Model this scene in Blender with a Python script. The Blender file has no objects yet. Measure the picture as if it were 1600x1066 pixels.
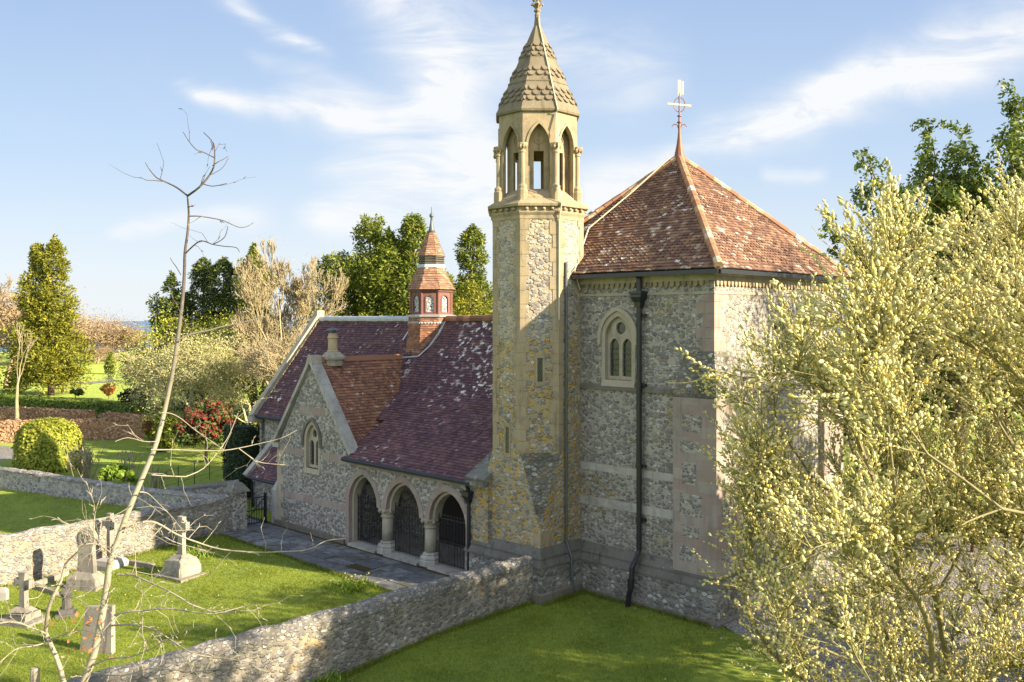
import bpy, bmesh, math, random
import numpy as np
from mathutils import Vector, Matrix
from mathutils.geometry import tessellate_polygon
random.seed(7); rng = np.random.default_rng(11)
SC = bpy.context.scene
COL = SC.collection
R = math.radians

# ------------------------------------------------------------------ frames
F = 1414.0                      # focal length in photo pixels
CAMZ = 9.0
ROT = R(-44.1)
CU, SU = math.cos(ROT), math.sin(ROT)
QX, QY = -6.67, 36.26
def L2W(u, v):                  # church frame -> world
    return QX + CU * u - SU * v, QY + SU * u + CU * v
def W2L(x, y):
    dx, dy = x - QX, y - QY
    return CU * dx + SU * dy, -SU * dx + CU * dy
def sstep(a, b, x):
    t = np.clip((np.asarray(x, float) - a) / (b - a), 0, 1)
    return t * t * (3 - 2 * t)
def gz(x, y):                   # height of the ground
    u, v = W2L(x, y)
    z = -0.4 * sstep(2.7, 10, -v)
    z = z - 58 * sstep(230, 900, y)
    return z
def P(px, py, Y):               # a direction seen from the drone, at distance Y
    return Vector(((px - 800) / F * Y, Y, CAMZ - (py - 500) / F * Y))
def G(px, py):                  # where that direction meets the ground
    Y = 9 * F / (py - 500)
    for _ in range(30):
        x = (px - 800) / F * Y
        Y = (CAMZ - float(gz(x, Y))) * F / (py - 500)
    x = (px - 800) / F * Y
    return Vector((x, Y, float(gz(x, Y))))

# ------------------------------------------------------------------ mesh helpers
class MB:
    def __init__(s): s.v = []; s.f = []
    def add(s, pts): 
        i = len(s.v); s.v += [tuple(p) for p in pts]; return i
    def poly(s, pts):
        i = s.add(pts); s.f.append(tuple(range(i, i + len(pts))))
    def box(s, x0, x1, y0, y1, z0, z1):
        i = s.add([(x0,y0,z0),(x1,y0,z0),(x1,y1,z0),(x0,y1,z0),(x0,y0,z1),(x1,y0,z1),(x1,y1,z1),(x0,y1,z1)])
        for q in ((0,3,2,1),(4,5,6,7),(0,1,5,4),(1,2,6,5),(2,3,7,6),(3,0,4,7)): s.f.append(tuple(i + k for k in q))
    def loops(s, ls, c0=True, c1=True):
        n = len(ls[0]); base = [s.add(l) for l in ls]
        for a, b in zip(base, base[1:]):
            for k in range(n):
                j = (k + 1) % n; s.f.append((a + k, a + j, b + j, b + k))
        if c0: s.f.append(tuple(base[0] + k for k in reversed(range(n))))
        if c1: s.f.append(tuple(base[-1] + k for k in range(n)))
    def tube(s, path, rad, n=8, caps=True):
        path = [Vector(p) for p in path]
        if not hasattr(rad, '__len__'): rad = [rad] * len(path)
        ls = []; ref = Vector((0.31, 0.17, 0.93)).normalized()
        for k, p in enumerate(path):
            t = (path[min(k + 1, len(path) - 1)] - path[max(k - 1, 0)]).normalized()
            a = t.cross(ref)
            if a.length < .05: a = t.cross(Vector((1, 0, 0)))
            a.normalize(); b = t.cross(a)
            ls.append([p + (a * math.cos(2 * math.pi * i / n) + b * math.sin(2 * math.pi * i / n)) * rad[k] for i in range(n)])
        s.loops(ls, caps, caps)
    def lathe(s, cx, cy, prof, n=16, ph=0.0):
        s.loops([[(cx + r * math.cos(ph + 2 * math.pi * i / n), cy + r * math.sin(ph + 2 * math.pi * i / n), z) for i in range(n)] for r, z in prof])
    def beam(s, p0, p1, w, h, up=(0, 0, 1), side=None):
        p0, p1 = Vector(p0), Vector(p1); t = (p1 - p0).normalized()
        a = Vector(side) if side else t.cross(Vector(up)).normalized()
        b = a.cross(t).normalized()
        s.loops([[p + a * x * w / 2 + b * y * h / 2 for x, y in ((-1,-1),(1,-1),(1,1),(-1,1))] for p in (p0, p1)])
    def ext(s, outer, holes, f, d0, d1):
        rings = [outer] + list(holes)
        tris = tessellate_polygon([[Vector((a, b, 0)) for a, b in r] for r in rings])
        flat = [p for r in rings for p in r]; n = len(flat)
        i = s.add([f(a, b, d0) for a, b in flat] + [f(a, b, d1) for a, b in flat])
        for t in tris:
            s.f.append(tuple(i + k for k in t)); s.f.append(tuple(i + n + k for k in reversed(t)))
        o = 0
        for r in rings:
            m = len(r)
            for k in range(m):
                j = (k + 1) % m; s.f.append((i + o + k, i + o + j, i + n + o + j, i + n + o + k))
            o += m
    def ico(s, c, r, seg=6, rings=4):
        rx, ry, rz = r if hasattr(r, '__len__') else (r, r, r)
        s.loops([[(c[0] + rx * math.sin(a) * math.cos(2*math.pi*i/seg), c[1] + ry * math.sin(a) * math.sin(2*math.pi*i/seg), c[2] - rz * math.cos(a)) for i in range(seg)]
                 for a in [math.pi * (k + .35) / (rings - .3) for k in range(rings)]])

def link(name, me, mat, parent=None):
    o = bpy.data.objects.new(name, me); COL.objects.link(o)
    if mat: me.materials.append(mat)
    if parent: o.parent = parent
    return o
def obj(name, mb, mat, parent=None, smooth=False, fix=True, jit=0.0, loc=None, rotz=0, bevel=0):
    me = bpy.data.meshes.new(name); me.from_pydata(mb.v, [], mb.f); 
    if fix or jit or bevel:
        bm = bmesh.new(); bm.from_mesh(me)
        if fix: bmesh.ops.recalc_face_normals(bm, faces=bm.faces)
        if bevel:
            es = [e for e in bm.edges if len(e.link_faces) == 2 and e.calc_face_angle(0) > .6]
            bmesh.ops.bevel(bm, geom=es, offset=bevel, segments=1, affect='EDGES')
        if jit:
            for v in bm.verts: v.co += Vector((random.gauss(0, jit), random.gauss(0, jit), random.gauss(0, jit)))
        bm.to_mesh(me); bm.free()
    if smooth: me.polygons.foreach_set('use_smooth', [True] * len(me.polygons))
    o = link(name, me, mat, parent)
    if loc is not None: o.location = loc
    o.rotation_euler.z = rotz
    return o
def npmesh(name, V, Fc, mat, parent=None, smooth=False):
    """V (n,3), Fc (m,k) every face with k corners"""
    me = bpy.data.meshes.new(name); m, k = Fc.shape
    me.vertices.add(len(V)); me.vertices.foreach_set('co', np.ascontiguousarray(V, np.float32).ravel())
    me.loops.add(m * k); me.loops.foreach_set('vertex_index', np.ascontiguousarray(Fc, np.int32).ravel())
    me.polygons.add(m); me.polygons.foreach_set('loop_start', np.arange(0, m * k, k, dtype=np.int32))
    me.polygons.foreach_set('use_smooth', np.full(m, smooth))
    me.update(calc_edges=True); me.validate()
    return link(name, me, mat, parent)
def tag(o, label=None, cat=None, group=None, kind=None):
    for k, v in (('label', label), ('category', cat), ('group', group), ('kind', kind)):
        if v: o[k] = v
    return o
def thing(name, label, cat, loc=(0, 0, 0), rotz=0, group=None):
    o = bpy.data.objects.new(name, None); COL.objects.link(o); o.location = loc; o.rotation_euler.z = rotz
    o.empty_display_size = .3
    return tag(o, label, cat, group)

# ------------------------------------------------------------------ material helpers
class NT:
    def __init__(s, tree): s.t = tree; s.t.nodes.clear()
    def n(s, typ, ins=None, **at):
        nd = s.t.nodes.new(typ)
        for k, v in at.items(): setattr(nd, k, v)
        for k, v in (ins or {}).items():
            if isinstance(v, bpy.types.NodeSocket): s.t.links.new(v, nd.inputs[k])
            else: nd.inputs[k].default_value = v
        return nd
    def math(s, op, a, b=0.0, c=0.0, clamp=False):
        nd = s.n('ShaderNodeMath', {0: a, 1: b, 2: c}, operation=op, use_clamp=clamp); return nd.outputs[0]
    def mix(s, f, a, b, mode='MIX'):
        nd = s.n('ShaderNodeMix', {0: f}, data_type='RGBA', blend_type=mode)
        for k, v in ((6, a), (7, b)):
            if isinstance(v, bpy.types.NodeSocket): s.t.links.new(v, nd.inputs[k])
            else: nd.inputs[k].default_value = (*v[:3], 1)
        return nd.outputs[2]
    def ss(s, x, a, b):
        return s.n('ShaderNodeMapRange', {0: x, 1: a, 2: b, 3: 0.0, 4: 1.0}, interpolation_type='SMOOTHSTEP').outputs[0]
    def noise(s, vec, scale, det=4, rough=.55, out=0, **k):
        return s.n('ShaderNodeTexNoise', {'Vector': vec, 'Scale': scale, 'Detail': det, 'Roughness': rough, **k}).outputs[out]
    def ramp(s, x, stops, interp='LINEAR'):
        nd = s.n('ShaderNodeValToRGB', {0: x}); cr = nd.color_ramp; cr.interpolation = interp
        while len(cr.elements) < len(stops): cr.elements.new(.5)
        for e, (p, c) in zip(cr.elements, stops): e.position = p; e.color = (*c, 1)
        return nd.outputs[0]
    def obj(s): return s.n('ShaderNodeTexCoord').outputs['Object']
    def pos(s): return s.n('ShaderNodeNewGeometry').outputs['Position']
    def isl(s): return s.n('ShaderNodeNewGeometry').outputs['Random Per Island']
    def bump(s, h, strength=.5, dist=.02, nrm=None):
        ins = {'Height': h, 'Strength': strength, 'Distance': dist}
        if nrm: ins['Normal'] = nrm
        return s.n('ShaderNodeBump', ins).outputs[0]
    def out(s, col, rough=.85, nrm=None, spec=.3, metal=0.0, **more):
        ins = {'Roughness': rough, 'Specular IOR Level': spec, 'Metallic': metal}
        if isinstance(col, bpy.types.NodeSocket): ins['Base Color'] = col
        else: ins['Base Color'] = (*col, 1)
        if nrm: ins['Normal'] = nrm
        ins.update(more)
        b = s.n('ShaderNodeBsdfPrincipled', ins)
        s.n('ShaderNodeOutputMaterial', {0: b.outputs[0]}); return b
def newmat(name):
    m = bpy.data.materials.new(name); m.use_nodes = True; return m, NT(m.node_tree)
def pure(name, col, rough=.6, metal=0.0, spec=.4, var=.25, sc=6.0):
    m, t = newmat(name); c = t.obj()
    f = t.noise(c, sc, 5)
    col2 = t.mix(f, tuple(x * (1 - var) for x in col), tuple(min(1, x * (1 + var)) for x in col))
    t.out(col2, rough, t.bump(t.noise(c, sc * 6, 3), .15, .01), spec, metal); return m

def flint(name, mortar=(.40,.37,.31), lichen=.25, lcol=(.42,.27,.05), sc=4.6, dark=1.0, stain=.5, moss=0.0, thr=0.07, cream=0.0):
    m, t = newmat(name); c = t.obj()
    w = t.n('ShaderNodeVectorMath', {0: c, 1: t.n('ShaderNodeVectorMath', {0: t.noise(c, 3.5, 2, out=1), 'Scale': .16}, operation='SCALE').outputs[0]}, operation='ADD').outputs[0]
    q = t.n('ShaderNodeVectorMath', {0: w, 1: (1, 1, 1.45)}, operation='MULTIPLY').outputs[0]
    v = t.n('ShaderNodeTexVoronoi', {'Vector': q, 'Scale': sc}, feature='F1')
    e = t.n('ShaderNodeTexVoronoi', {'Vector': q, 'Scale': sc}, feature='DISTANCE_TO_EDGE').outputs[0]
    rnd = t.n('ShaderNodeSeparateColor', {0: v.outputs['Color']})
    dn = t.math('ADD', v.outputs['Distance'], t.math('MULTIPLY', t.math('SUBTRACT', t.noise(c, 13, 3), .5), .22))
    rr = t.math('ADD', .50, t.math('MULTIPLY', rnd.outputs[1], .22))
    dd = t.math('SUBTRACT', rr, dn)
    mask = t.math('MULTIPLY', t.ss(dd, -.01, .06), t.ss(e, thr * .25, thr * .9))
    rim = t.math('MULTIPLY', t.ss(dd, .13, .05), t.ss(rnd.outputs[2], .35, .6))
    sb = t.ramp(rnd.outputs[0], [(0, tuple(dark * x for x in (.035,.036,.042))), (.3, tuple(dark * x for x in (.10,.10,.105))), (.52, tuple(dark*x for x in (.20,.185,.165))), (.66, tuple(dark*x for x in (.15,.095,.055))), (.8, (.30,.28,.25)), (.93, (.55,.53,.48)), (1, (.08,.075,.08))])
    sb = t.mix(t.math('MULTIPLY', t.noise(c, 26, 3), .7), sb, (.34,.33,.31))
    sb = t.mix(t.math('MULTIPLY', rim, .75), sb, (.46,.44,.39))
    mo = t.mix(t.noise(c, 2.2, 5), tuple(x * .72 for x in mortar), tuple(min(1, x * 1.3) for x in mortar))
    col = t.mix(mask, mo, sb)
    if cream: col = t.mix(t.math('MULTIPLY', t.ss(t.noise(c, .8, 4), .4, .65), cream), col, (.47,.40,.27))
    col = t.mix(t.math('MULTIPLY', t.ss(t.noise(c, .55, 6, .65), .45, .7), stain), col, t.mix(.5, col, (.07,.065,.05)))
    lf = t.math('MULTIPLY', t.ss(t.noise(c, 5.5, 7, .75), .49, .60), t.ss(t.noise(c, .45, 4, .6), .66 - .32 * lichen, .84 - .32 * lichen))
    col = t.mix(t.math('MULTIPLY', lf, .92), col, lcol)
    wl = t.ss(t.n('ShaderNodeTexVoronoi', {'Vector': c, 'Scale': 7.0}).outputs[0], .17, .08)
    col = t.mix(t.math('MULTIPLY', wl, t.math('MULTIPLY', t.ss(t.noise(c, .9, 3), .5, .65), .5)), col, (.62,.62,.58))
    if moss: col = t.mix(t.math('MULTIPLY', t.ss(t.noise(c, 1.3, 6), .4, .62), moss), col, (.045,.05,.03))
    h = t.math('ADD', t.math('MULTIPLY', t.math('MINIMUM', t.ss(dd, -.02, .22), mask), t.math('ADD', rnd.outputs[1], .6)), t.math('MULTIPLY', t.noise(c, 30, 4), .35))
    t.out(col, .8, t.bump(h, .85, .045), .3); return m

def stone(name, col=(.46,.40,.30), var=.3, lichen=.3, lcol=(.30,.24,.10), dirt=.35, joints=0.0, pink=0.0):
    m, t = newmat(name); c = t.obj()
    k = t.mix(t.noise(c, 1.7, 6, .6), tuple(x * (1 - var) for x in col), tuple(min(1, x * (1 + var)) for x in col))
    if pink:
        sx = t.n('ShaderNodeSeparateXYZ', {0: c}); row = t.math('FLOOR', t.math('MULTIPLY', sx.outputs[2], 3.1))
        hx = t.math('FLOOR', t.math('ADD', t.math('MULTIPLY', t.math('ADD', sx.outputs[0], sx.outputs[1]), 1.5), t.math('MULTIPLY', row, .37)))
        cell = t.n('ShaderNodeTexWhiteNoise', {'Vector': t.n('ShaderNodeCombineXYZ', {0: row, 1: hx, 2: 3.0}).outputs[0]}, noise_dimensions='3D').outputs[0]
        k = t.mix(t.math('MULTIPLY', cell, .4), k, tuple(x * .6 for x in col))
        k = t.mix(t.math('MULTIPLY', t.ss(cell, .35, .55), pink), k, (.27,.195,.17))
    k = t.mix(t.math('MULTIPLY', t.isl(), .35), k, t.mix(.5, k, (.30,.25,.18)))
    k = t.mix(t.math('MULTIPLY', t.ss(t.noise(c, .9, 7, .7), .48, .68), dirt), k, (.10,.095,.08))
    k = t.mix(t.math('MULTIPLY', t.ss(t.noise(c, 5, 6, .7), .56, .66), lichen), k, lcol)
    wl = t.ss(t.n('ShaderNodeTexVoronoi', {'Vector': c, 'Scale': 11.0}).outputs[0], .2, .08)
    k = t.mix(t.math('MULTIPLY', wl, t.math('MULTIPLY', t.ss(t.noise(c, 1.5, 3), .5, .62), lichen * 1.2)), k, (.58,.58,.54))
    st = t.noise(t.n('ShaderNodeVectorMath', {0: c, 1: (5.0, 5.0, .55)}, operation='MULTIPLY').outputs[0], 1.0, 6, .7)
    k = t.mix(t.math('MULTIPLY', t.ss(st, .50, .70), min(.7, dirt * 1.4)), k, tuple(x * .38 for x in col))
    t.out(k, .88, t.bump(t.noise(c, 24, 6, .7), .4, .02), .25); return m

def tilemat(name, stops, lichen=.3, lsc=2.2, wcol=(.62,.60,.56), zlo=None, zhi=None):
    m, t = newmat(name); c = t.obj()
    col = t.ramp(t.math('ADD', t.math('MULTIPLY', t.isl(), .75), t.math('MULTIPLY', t.noise(c, .6, 3), .25)), stops)
    col = t.mix(t.math('MULTIPLY', t.noise(c, 22, 4), .35), col, t.mix(.5, col, (.04,.03,.03)))
    f = t.math('ADD', t.noise(c, 3.4, 6, .7), t.math('MULTIPLY', t.math('SUBTRACT', t.isl(), .5), .22))
    a = t.ss(t.noise(c, lsc * .22, 3), .40, .62)
    if zlo is not None:
        a = t.math('MULTIPLY', t.math('ADD', a, .35), t.ss(t.n('ShaderNodeSeparateXYZ', {0: c}).outputs[2], zlo, zhi))
    lm = t.math('MULTIPLY', t.ss(f, .66 - .2 * lichen, .74 - .2 * lichen), a, clamp=True)
    col = t.mix(lm, col, wcol)
    t.out(col, .8, t.bump(t.noise(c, 40, 3), .3, .01), .25); return m

def leafmat(name, c0, c1, c2, trans=.25, rough=.6, sc=.6, spec=.25):
    m, t = newmat(name); c = t.pos()
    f = t.math('ADD', t.math('MULTIPLY', t.isl(), .6), t.math('MULTIPLY', t.noise(c, sc, 3), .4))
    col = t.ramp(f, [(.1, c0), (.5, c1), (.9, c2)])
    b = t.n('ShaderNodeBsdfPrincipled', {'Base Color': col, 'Roughness': rough, 'Specular IOR Level': spec})
    tr = t.n('ShaderNodeBsdfTranslucent', {'Color': col})
    mx = t.n('ShaderNodeMixShader', {0: trans, 1: b.outputs[0], 2: tr.outputs[0]})
    t.n('ShaderNodeOutputMaterial', {0: mx.outputs[0]}); return m
# ------------------------------------------------------------------ camera, light, sky
cam = bpy.data.cameras.new('camera'); cam.sensor_width = 36; cam.lens = F / 1600 * 36
cam.shift_y = -33 / 1600; cam.clip_end = 60000; cam.clip_start = .1
co = bpy.data.objects.new('camera', cam); COL.objects.link(co)
co.location = (0, 0, CAMZ); co.rotation_euler = (R(90), 0, 0); SC.camera = co
Sl = Vector((2.78, 1.0, 1.22)).normalized()
SUN = Vector((CU * Sl.x - SU * Sl.y, SU * Sl.x + CU * Sl.y, Sl.z))
ld = bpy.data.lights.new('sun', 'SUN'); ld.energy = 5.0; ld.angle = R(.55); ld.color = (1, .83, .60)
lo = bpy.data.objects.new('sun', ld); COL.objects.link(lo); lo.rotation_euler = SUN.to_track_quat('Z', 'Y').to_euler()
lo.location = (30, -20, 40)
w = bpy.data.worlds.new('World'); SC.world = w; w.use_nodes = True
t = NT(w.node_tree)
sky = t.n('ShaderNodeTexSky', sky_type='NISHITA', sun_disc=False, sun_elevation=math.asin(SUN.z), sun_rotation=math.atan2(SUN.x, SUN.y), altitude=80, air_density=1.0, dust_density=.6, ozone_density=1.4)
d = t.n('ShaderNodeSeparateXYZ', {0: t.n('ShaderNodeTexCoord').outputs['Generated']})
dy = t.math('MAXIMUM', t.math('ABSOLUTE', d.outputs[1]), .12)
gx = t.math('DIVIDE', d.outputs[0], dy); gzz = t.math('DIVIDE', d.outputs[2], dy)
gv = t.n('ShaderNodeCombineXYZ', {0: gx, 1: gzz, 2: 0.0}).outputs[0]
def streaks(ang, sx, sy, sc, det=8, dist=.7):
    mp = t.n('ShaderNodeMapping', {0: gv, 2: (0, 0, R(ang)), 3: (sx, sy, 1)}).outputs[0]
    return t.noise(mp, sc, det, .62, Distortion=dist)
n1 = streaks(24, 1.0, 3.2, 5.0); n2 = streaks(-22, 1.0, 3.6, 5.5); n3 = streaks(24, 1, 1.6, 3.0, 6, .3)
wob = t.n('ShaderNodeTexNoise', {'Vector': gv, 'Scale': 6.0, 'Detail': 4.0}).outputs['Color']
wv = t.n('ShaderNodeVectorMath', {0: t.n('ShaderNodeVectorMath', {0: wob, 1: (.5, .5, .5)}, operation='SUBTRACT').outputs[0], 'Scale': .07}, operation='SCALE').outputs[0]
gw = t.n('ShaderNodeSeparateXYZ', {0: t.n('ShaderNodeVectorMath', {0: gv, 1: wv}, operation='ADD').outputs[0]})
def band(p0, p1, w0, w1, soft=.15):
    (x0, y0), (x1, y1) = [((a - 800) / F, (500 - b) / F) for a, b in (p0, p1)]
    L = math.hypot(x1 - x0, y1 - y0); ex, ey = (x1 - x0) / L, (y1 - y0) / L
    ax = t.math('SUBTRACT', gw.outputs[0], x0); ay = t.math('SUBTRACT', gw.outputs[1], y0)
    s = t.math('DIVIDE', t.math('ADD', t.math('MULTIPLY', ax, ex), t.math('MULTIPLY', ay, ey)), L)
    q = t.math('SUBTRACT', t.math('MULTIPLY', ay, ex), t.math('MULTIPLY', ax, ey))
    wd = t.n('ShaderNodeMapRange', {0: s, 1: 0.0, 2: 1.0, 3: w0 / F, 4: w1 / F}).outputs[0]
    g = t.math('POWER', 2.718, t.math('MULTIPLY', t.math('POWER', t.math('DIVIDE', q, wd), 2.0), -1.0))
    e = t.math('MULTIPLY', t.ss(s, -soft * .3, soft), t.ss(s, 1 + soft, 1 - soft))
    return t.math('MULTIPLY', g, e)
def vsum(xs):
    a = xs[0]
    for b in xs[1:]: a = t.math('ADD', a, b)
    return a
lf = vsum([t.math('MULTIPLY', band(*a), k) for a, k in (
    (((285, 150), (560, 195), 12, 26), .95), (((420, 150), (800, 300), 22, 60), .75), (((325, -10), (500, 85), 14, 12), .7),
    (((380, 80), (640, 190), 10, 30), .45), (((600, -80), (690, 170), 55, 60), .8), (((640, 120), (800, 260), 40, 60), .5),
    (((660, 60), (1030, 120), 60, 60), .55), (((480, 262), (800, 285), 14, 40), .6), (((470, 330), (800, 330), 20, 60), .8), (((150, 345), (420, 335), 10, 22), .5))])
rt = vsum([t.math('MULTIPLY', band(*a), k) for a, k in (
    (((1030, 250), (1700, 30), 26, 50), 1.0), (((900, 310), (1060, 285), 40, 45), .9), (((1180, 275), (1290, 268), 10, 12), .4), (((1150, 200), (1500, 60), 30, 40), .4))])
low = t.ss(gzz, .20, -.03)
cov = vsum([t.math('MULTIPLY', lf, t.math('ADD', t.math('MULTIPLY', t.ss(n1, .32, .68), 1.0), .22)),
            t.math('MULTIPLY', rt, t.math('ADD', t.math('MULTIPLY', t.ss(n2, .3, .68), .9), .3)),
            t.math('MULTIPLY', t.ss(n3, .55, .8), .12), t.math('MULTIPLY', low, .30)])
cov = t.math('MINIMUM', t.math('MULTIPLY', cov, 1.15), .95)
grad = t.ramp(t.n('ShaderNodeMapRange', {0: gzz, 1: -.02, 2: .40}).outputs[0], [(0, (2.95/4, 3.16/4, 3.36/4)), (.18, (2.65/4, 3.0/4, 3.4/4)), (.5, (2.05/4, 2.6/4, 3.35/4)), (1, (1.40/4, 1.95/4, 3.0/4))])
grad = t.n('ShaderNodeVectorMath', {0: grad, 'Scale': 3.4}, operation='SCALE').outputs[0]
skyc = t.mix(.12, grad, t.mix(1.0, sky.outputs[0], (.5, .5, .5), 'MULTIPLY'))
vis = t.mix(cov, skyc, (2.88, 2.92, 2.98))
rear_fill = t.mix(.6, sky.outputs[0], (3.9, 4.1, 4.5))          # brighter sky added behind the camera to lift the shade
cl = t.mix(t.ss(d.outputs[1], .25, -.25), vis, rear_fill)
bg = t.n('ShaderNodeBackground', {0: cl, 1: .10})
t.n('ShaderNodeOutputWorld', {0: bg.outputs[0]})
SC.view_settings.view_transform = 'Standard'; SC.view_settings.look = 'None'; SC.view_settings.exposure = 1.75; SC.view_settings.gamma = 1
SC.cycles.max_bounces = 6; SC.cycles.transparent_max_bounces = 8

# ------------------------------------------------------------------ materials of the church
M = {}
M['flint'] = flint('flint_grey', (.315,.29,.24), .45, (.30,.21,.05), stain=.45, dark=1.0, sc=6.9, thr=.10)
M['flint_tower'] = flint('flint_lichened', (.29,.25,.165), 1.2, (.42,.255,.02), sc=6.0, stain=.45, dark=1.1, cream=.3)
M['flint_shaft'] = flint('flint_cream', (.36,.305,.21), .40, (.34,.24,.06), sc=6.2, stain=.35, dark=1.8, cream=.55)
M['flint_nave'] = flint('flint_small', (.335,.31,.265), .3, (.35,.25,.07), sc=6.8, stain=.35, dark=.85, thr=.085)
M['flint_base'] = flint('flint_base', (.22,.21,.18), .20, (.25,.18,.06), sc=5.0, stain=.7, dark=.9, moss=.4)
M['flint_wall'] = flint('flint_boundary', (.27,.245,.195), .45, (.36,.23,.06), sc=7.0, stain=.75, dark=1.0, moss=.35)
M['flint_rubble'] = flint('rubble_boundary', (.255,.22,.165), .25, sc=6.4, stain=.5, dark=1.4)  # lighter stones in brown mortar
M['rubble'] = flint('rubble_garden', (.36,.34,.29), .2, sc=5.0, stain=.4, dark=1.9)
M['cap'] = stone('mossy_coping', (.15,.15,.13), .45, .55, (.44,.43,.40), .7)
M['stone'] = stone('limestone', (.36,.32,.245), .28, .25, (.28,.21,.07), .35)
M['stone_gold'] = stone('limestone_golden', (.31,.25,.155), .32, .5, (.21,.155,.055), .55)
M['stone_pink'] = stone('limestone_pink', (.31,.265,.23), .25, .2, (.30,.22,.09), .3, pink=.6)
M['stone_grey'] = stone('limestone_grey', (.36,.345,.31), .3, .3, (.46,.45,.40), .45)
M['stone_dark'] = stone('limestone_mossy', (.135,.125,.105), .45, .5, (.22,.19,.12), .6)
M['plinth'] = stone('plinth_stone', (.115,.112,.10), .45, .4, (.22,.19,.10), .65)
M['spire'] = stone('spire_stone', (.165,.138,.092), .35, .45, (.19,.16,.09), .4)
M['iron'] = pure('black_iron', (.012,.012,.014), .45, 0, .5)
M['drain'] = pure('black_paint', (.014,.016,.02), .35, 0, .5)
M['lead'] = pure('lead', (.42,.44,.47), .5, .3, .5)
M['leaddark'] = pure('lead_dark', (.10,.115,.115), .55, .4, .5)
M['copper'] = pure('rust_copper', (.20,.085,.05), .6, .2, .5)
M['gold'] = pure('gilt', (.80,.70,.42), .4, .3, .6)
M['redwood'] = pure('red_brown_timber', (.16,.068,.052), .6)
M['door'] = pure('dark_oak', (.022,.016,.012), .7)
M['flint_broach'] = flint('flint_mossy', (.13,.12,.085), .55, (.27,.19,.05), sc=6.0, stain=.6, dark=.9, moss=.55)
M['tile_lantern'] = tilemat('tiles_lantern', [(0,(.17,.095,.062)),(.5,(.27,.155,.095)),(1,(.37,.235,.15))], .06)
M['tile_cream'] = stone('pot_clay', (.42,.32,.20), .2, .2)
M['cord'] = pure('pale_copper_tape', (.50,.45,.34), .7)
M['dark'] = pure('dark_interior', (.02,.02,.02), .9)
M['plaster'] = pure('porch_plaster', (.16,.14,.11), .9)
M['tile_new'] = tilemat('tiles_purple', [(0,(.062,.034,.042)),(.35,(.11,.057,.066)),(.7,(.155,.080,.082)),(1,(.22,.105,.088))], .16, 1.5)
M['tile_old'] = tilemat('tiles_lichened', [(0,(.055,.032,.042)),(.4,(.095,.05,.06)),(.75,(.135,.068,.065)),(1,(.19,.095,.07))], .5, 2.6)
M['tile_mid'] = tilemat('tiles_nave_west', [(0,(.055,.032,.042)),(.4,(.095,.05,.06)),(.75,(.135,.068,.065)),(1,(.19,.095,.07))], .2, 2.6)
M['tile_orange'] = tilemat('tiles_orange', [(0,(.13,.062,.045)),(.4,(.22,.105,.065)),(.75,(.30,.145,.08)),(1,(.38,.20,.115))], .14, 2.0)
M['tile_chapel'] = tilemat('tiles_chapel', [(0,(.085,.05,.042)),(.35,(.155,.086,.060)),(.7,(.235,.135,.082)),(1,(.31,.195,.118))], .33, 3.0)
M['hip'] = tilemat('hip_tiles', [(0,(.22,.11,.065)),(.5,(.36,.20,.11)),(1,(.48,.34,.20))], .5, 3.0)
m, t = newmat('leaded_glass'); c = t.obj()
sx = t.n('ShaderNodeSeparateXYZ', {0: c}); a_ = t.math('ADD', sx.outputs[0], sx.outputs[1])
def lat(sgn):
    x = t.math('MULTIPLY', t.math('ADD', a_, t.math('MULTIPLY', sx.outputs[2], sgn * .7)), 7.5)
    return t.math('ABSOLUTE', t.math('SUBTRACT', t.math('FRACT', x), .5))
ld_ = t.math('MAXIMUM', t.ss(lat(1), .43, .46), t.ss(lat(-1), .43, .46))
colg = t.mix(ld_, t.mix(t.noise(c, 9, 2), (.008,.010,.013), (.03,.035,.042)), (.075,.08,.08))
t.out(colg, t.math('ADD', t.math('MULTIPLY', ld_, .4), .12), t.bump(t.noise(c, 11, 2), .25, .02), .6); M['glass'] = m
m, t = newmat('lantern_glass'); c = t.obj()
e_ = t.n('ShaderNodeTexVoronoi', {'Vector': c, 'Scale': 7.5}, feature='DISTANCE_TO_EDGE').outputs[0]
t.out(t.mix(t.ss(e_, .05, .09), (.05,.045,.04), (.42,.44,.46)), .2, None, .6); M['lglass'] = m

# ------------------------------------------------------------------ church
church = thing('church', 'flint church with octagonal stone bell turret, square tiled east chapel and arched open porch', 'church', (QX, QY, 0), ROT)
def part(name, mb, mat, parent=None, **k): return obj(name, mb, M[mat], parent or church, **k)
def fv(v0): return lambda a, b, d: (a, v0 + d, b)          # a wall facing -v
def fu(u0): return lambda a, b, d: (u0 - d, a, b)          # a wall facing +u
def arch(c, zb, zs, a, h, n=9):
    rr = (a * a + h * h) / (2 * a); th = math.acos((rr - a) / rr)
    left = [(c + (rr - a) - rr * math.cos(th * k / n), zs + rr * math.sin(th * k / n)) for k in range(n + 1)]
    right = [(2 * c - x, y) for x, y in reversed(left[:-1])]
    return [(c - a, zb)] + left + right + [(c + a, zb)]
def annulus(mb, outer, inner, f, d0, d1):                   # a band between two outlines with the same count
    n = len(outer)
    for k in range(n - 1):
        q = [outer[k], outer[k + 1], inner[k + 1], inner[k]]
        mb.loops([[f(a, b, d) for a, b in q] for d in (d0, d1)])
def circle(c, z, r, n=14): return [(c + r * math.cos(2 * math.pi * k / n), z + r * math.sin(2 * math.pi * k / n)) for k in range(n)]
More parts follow.
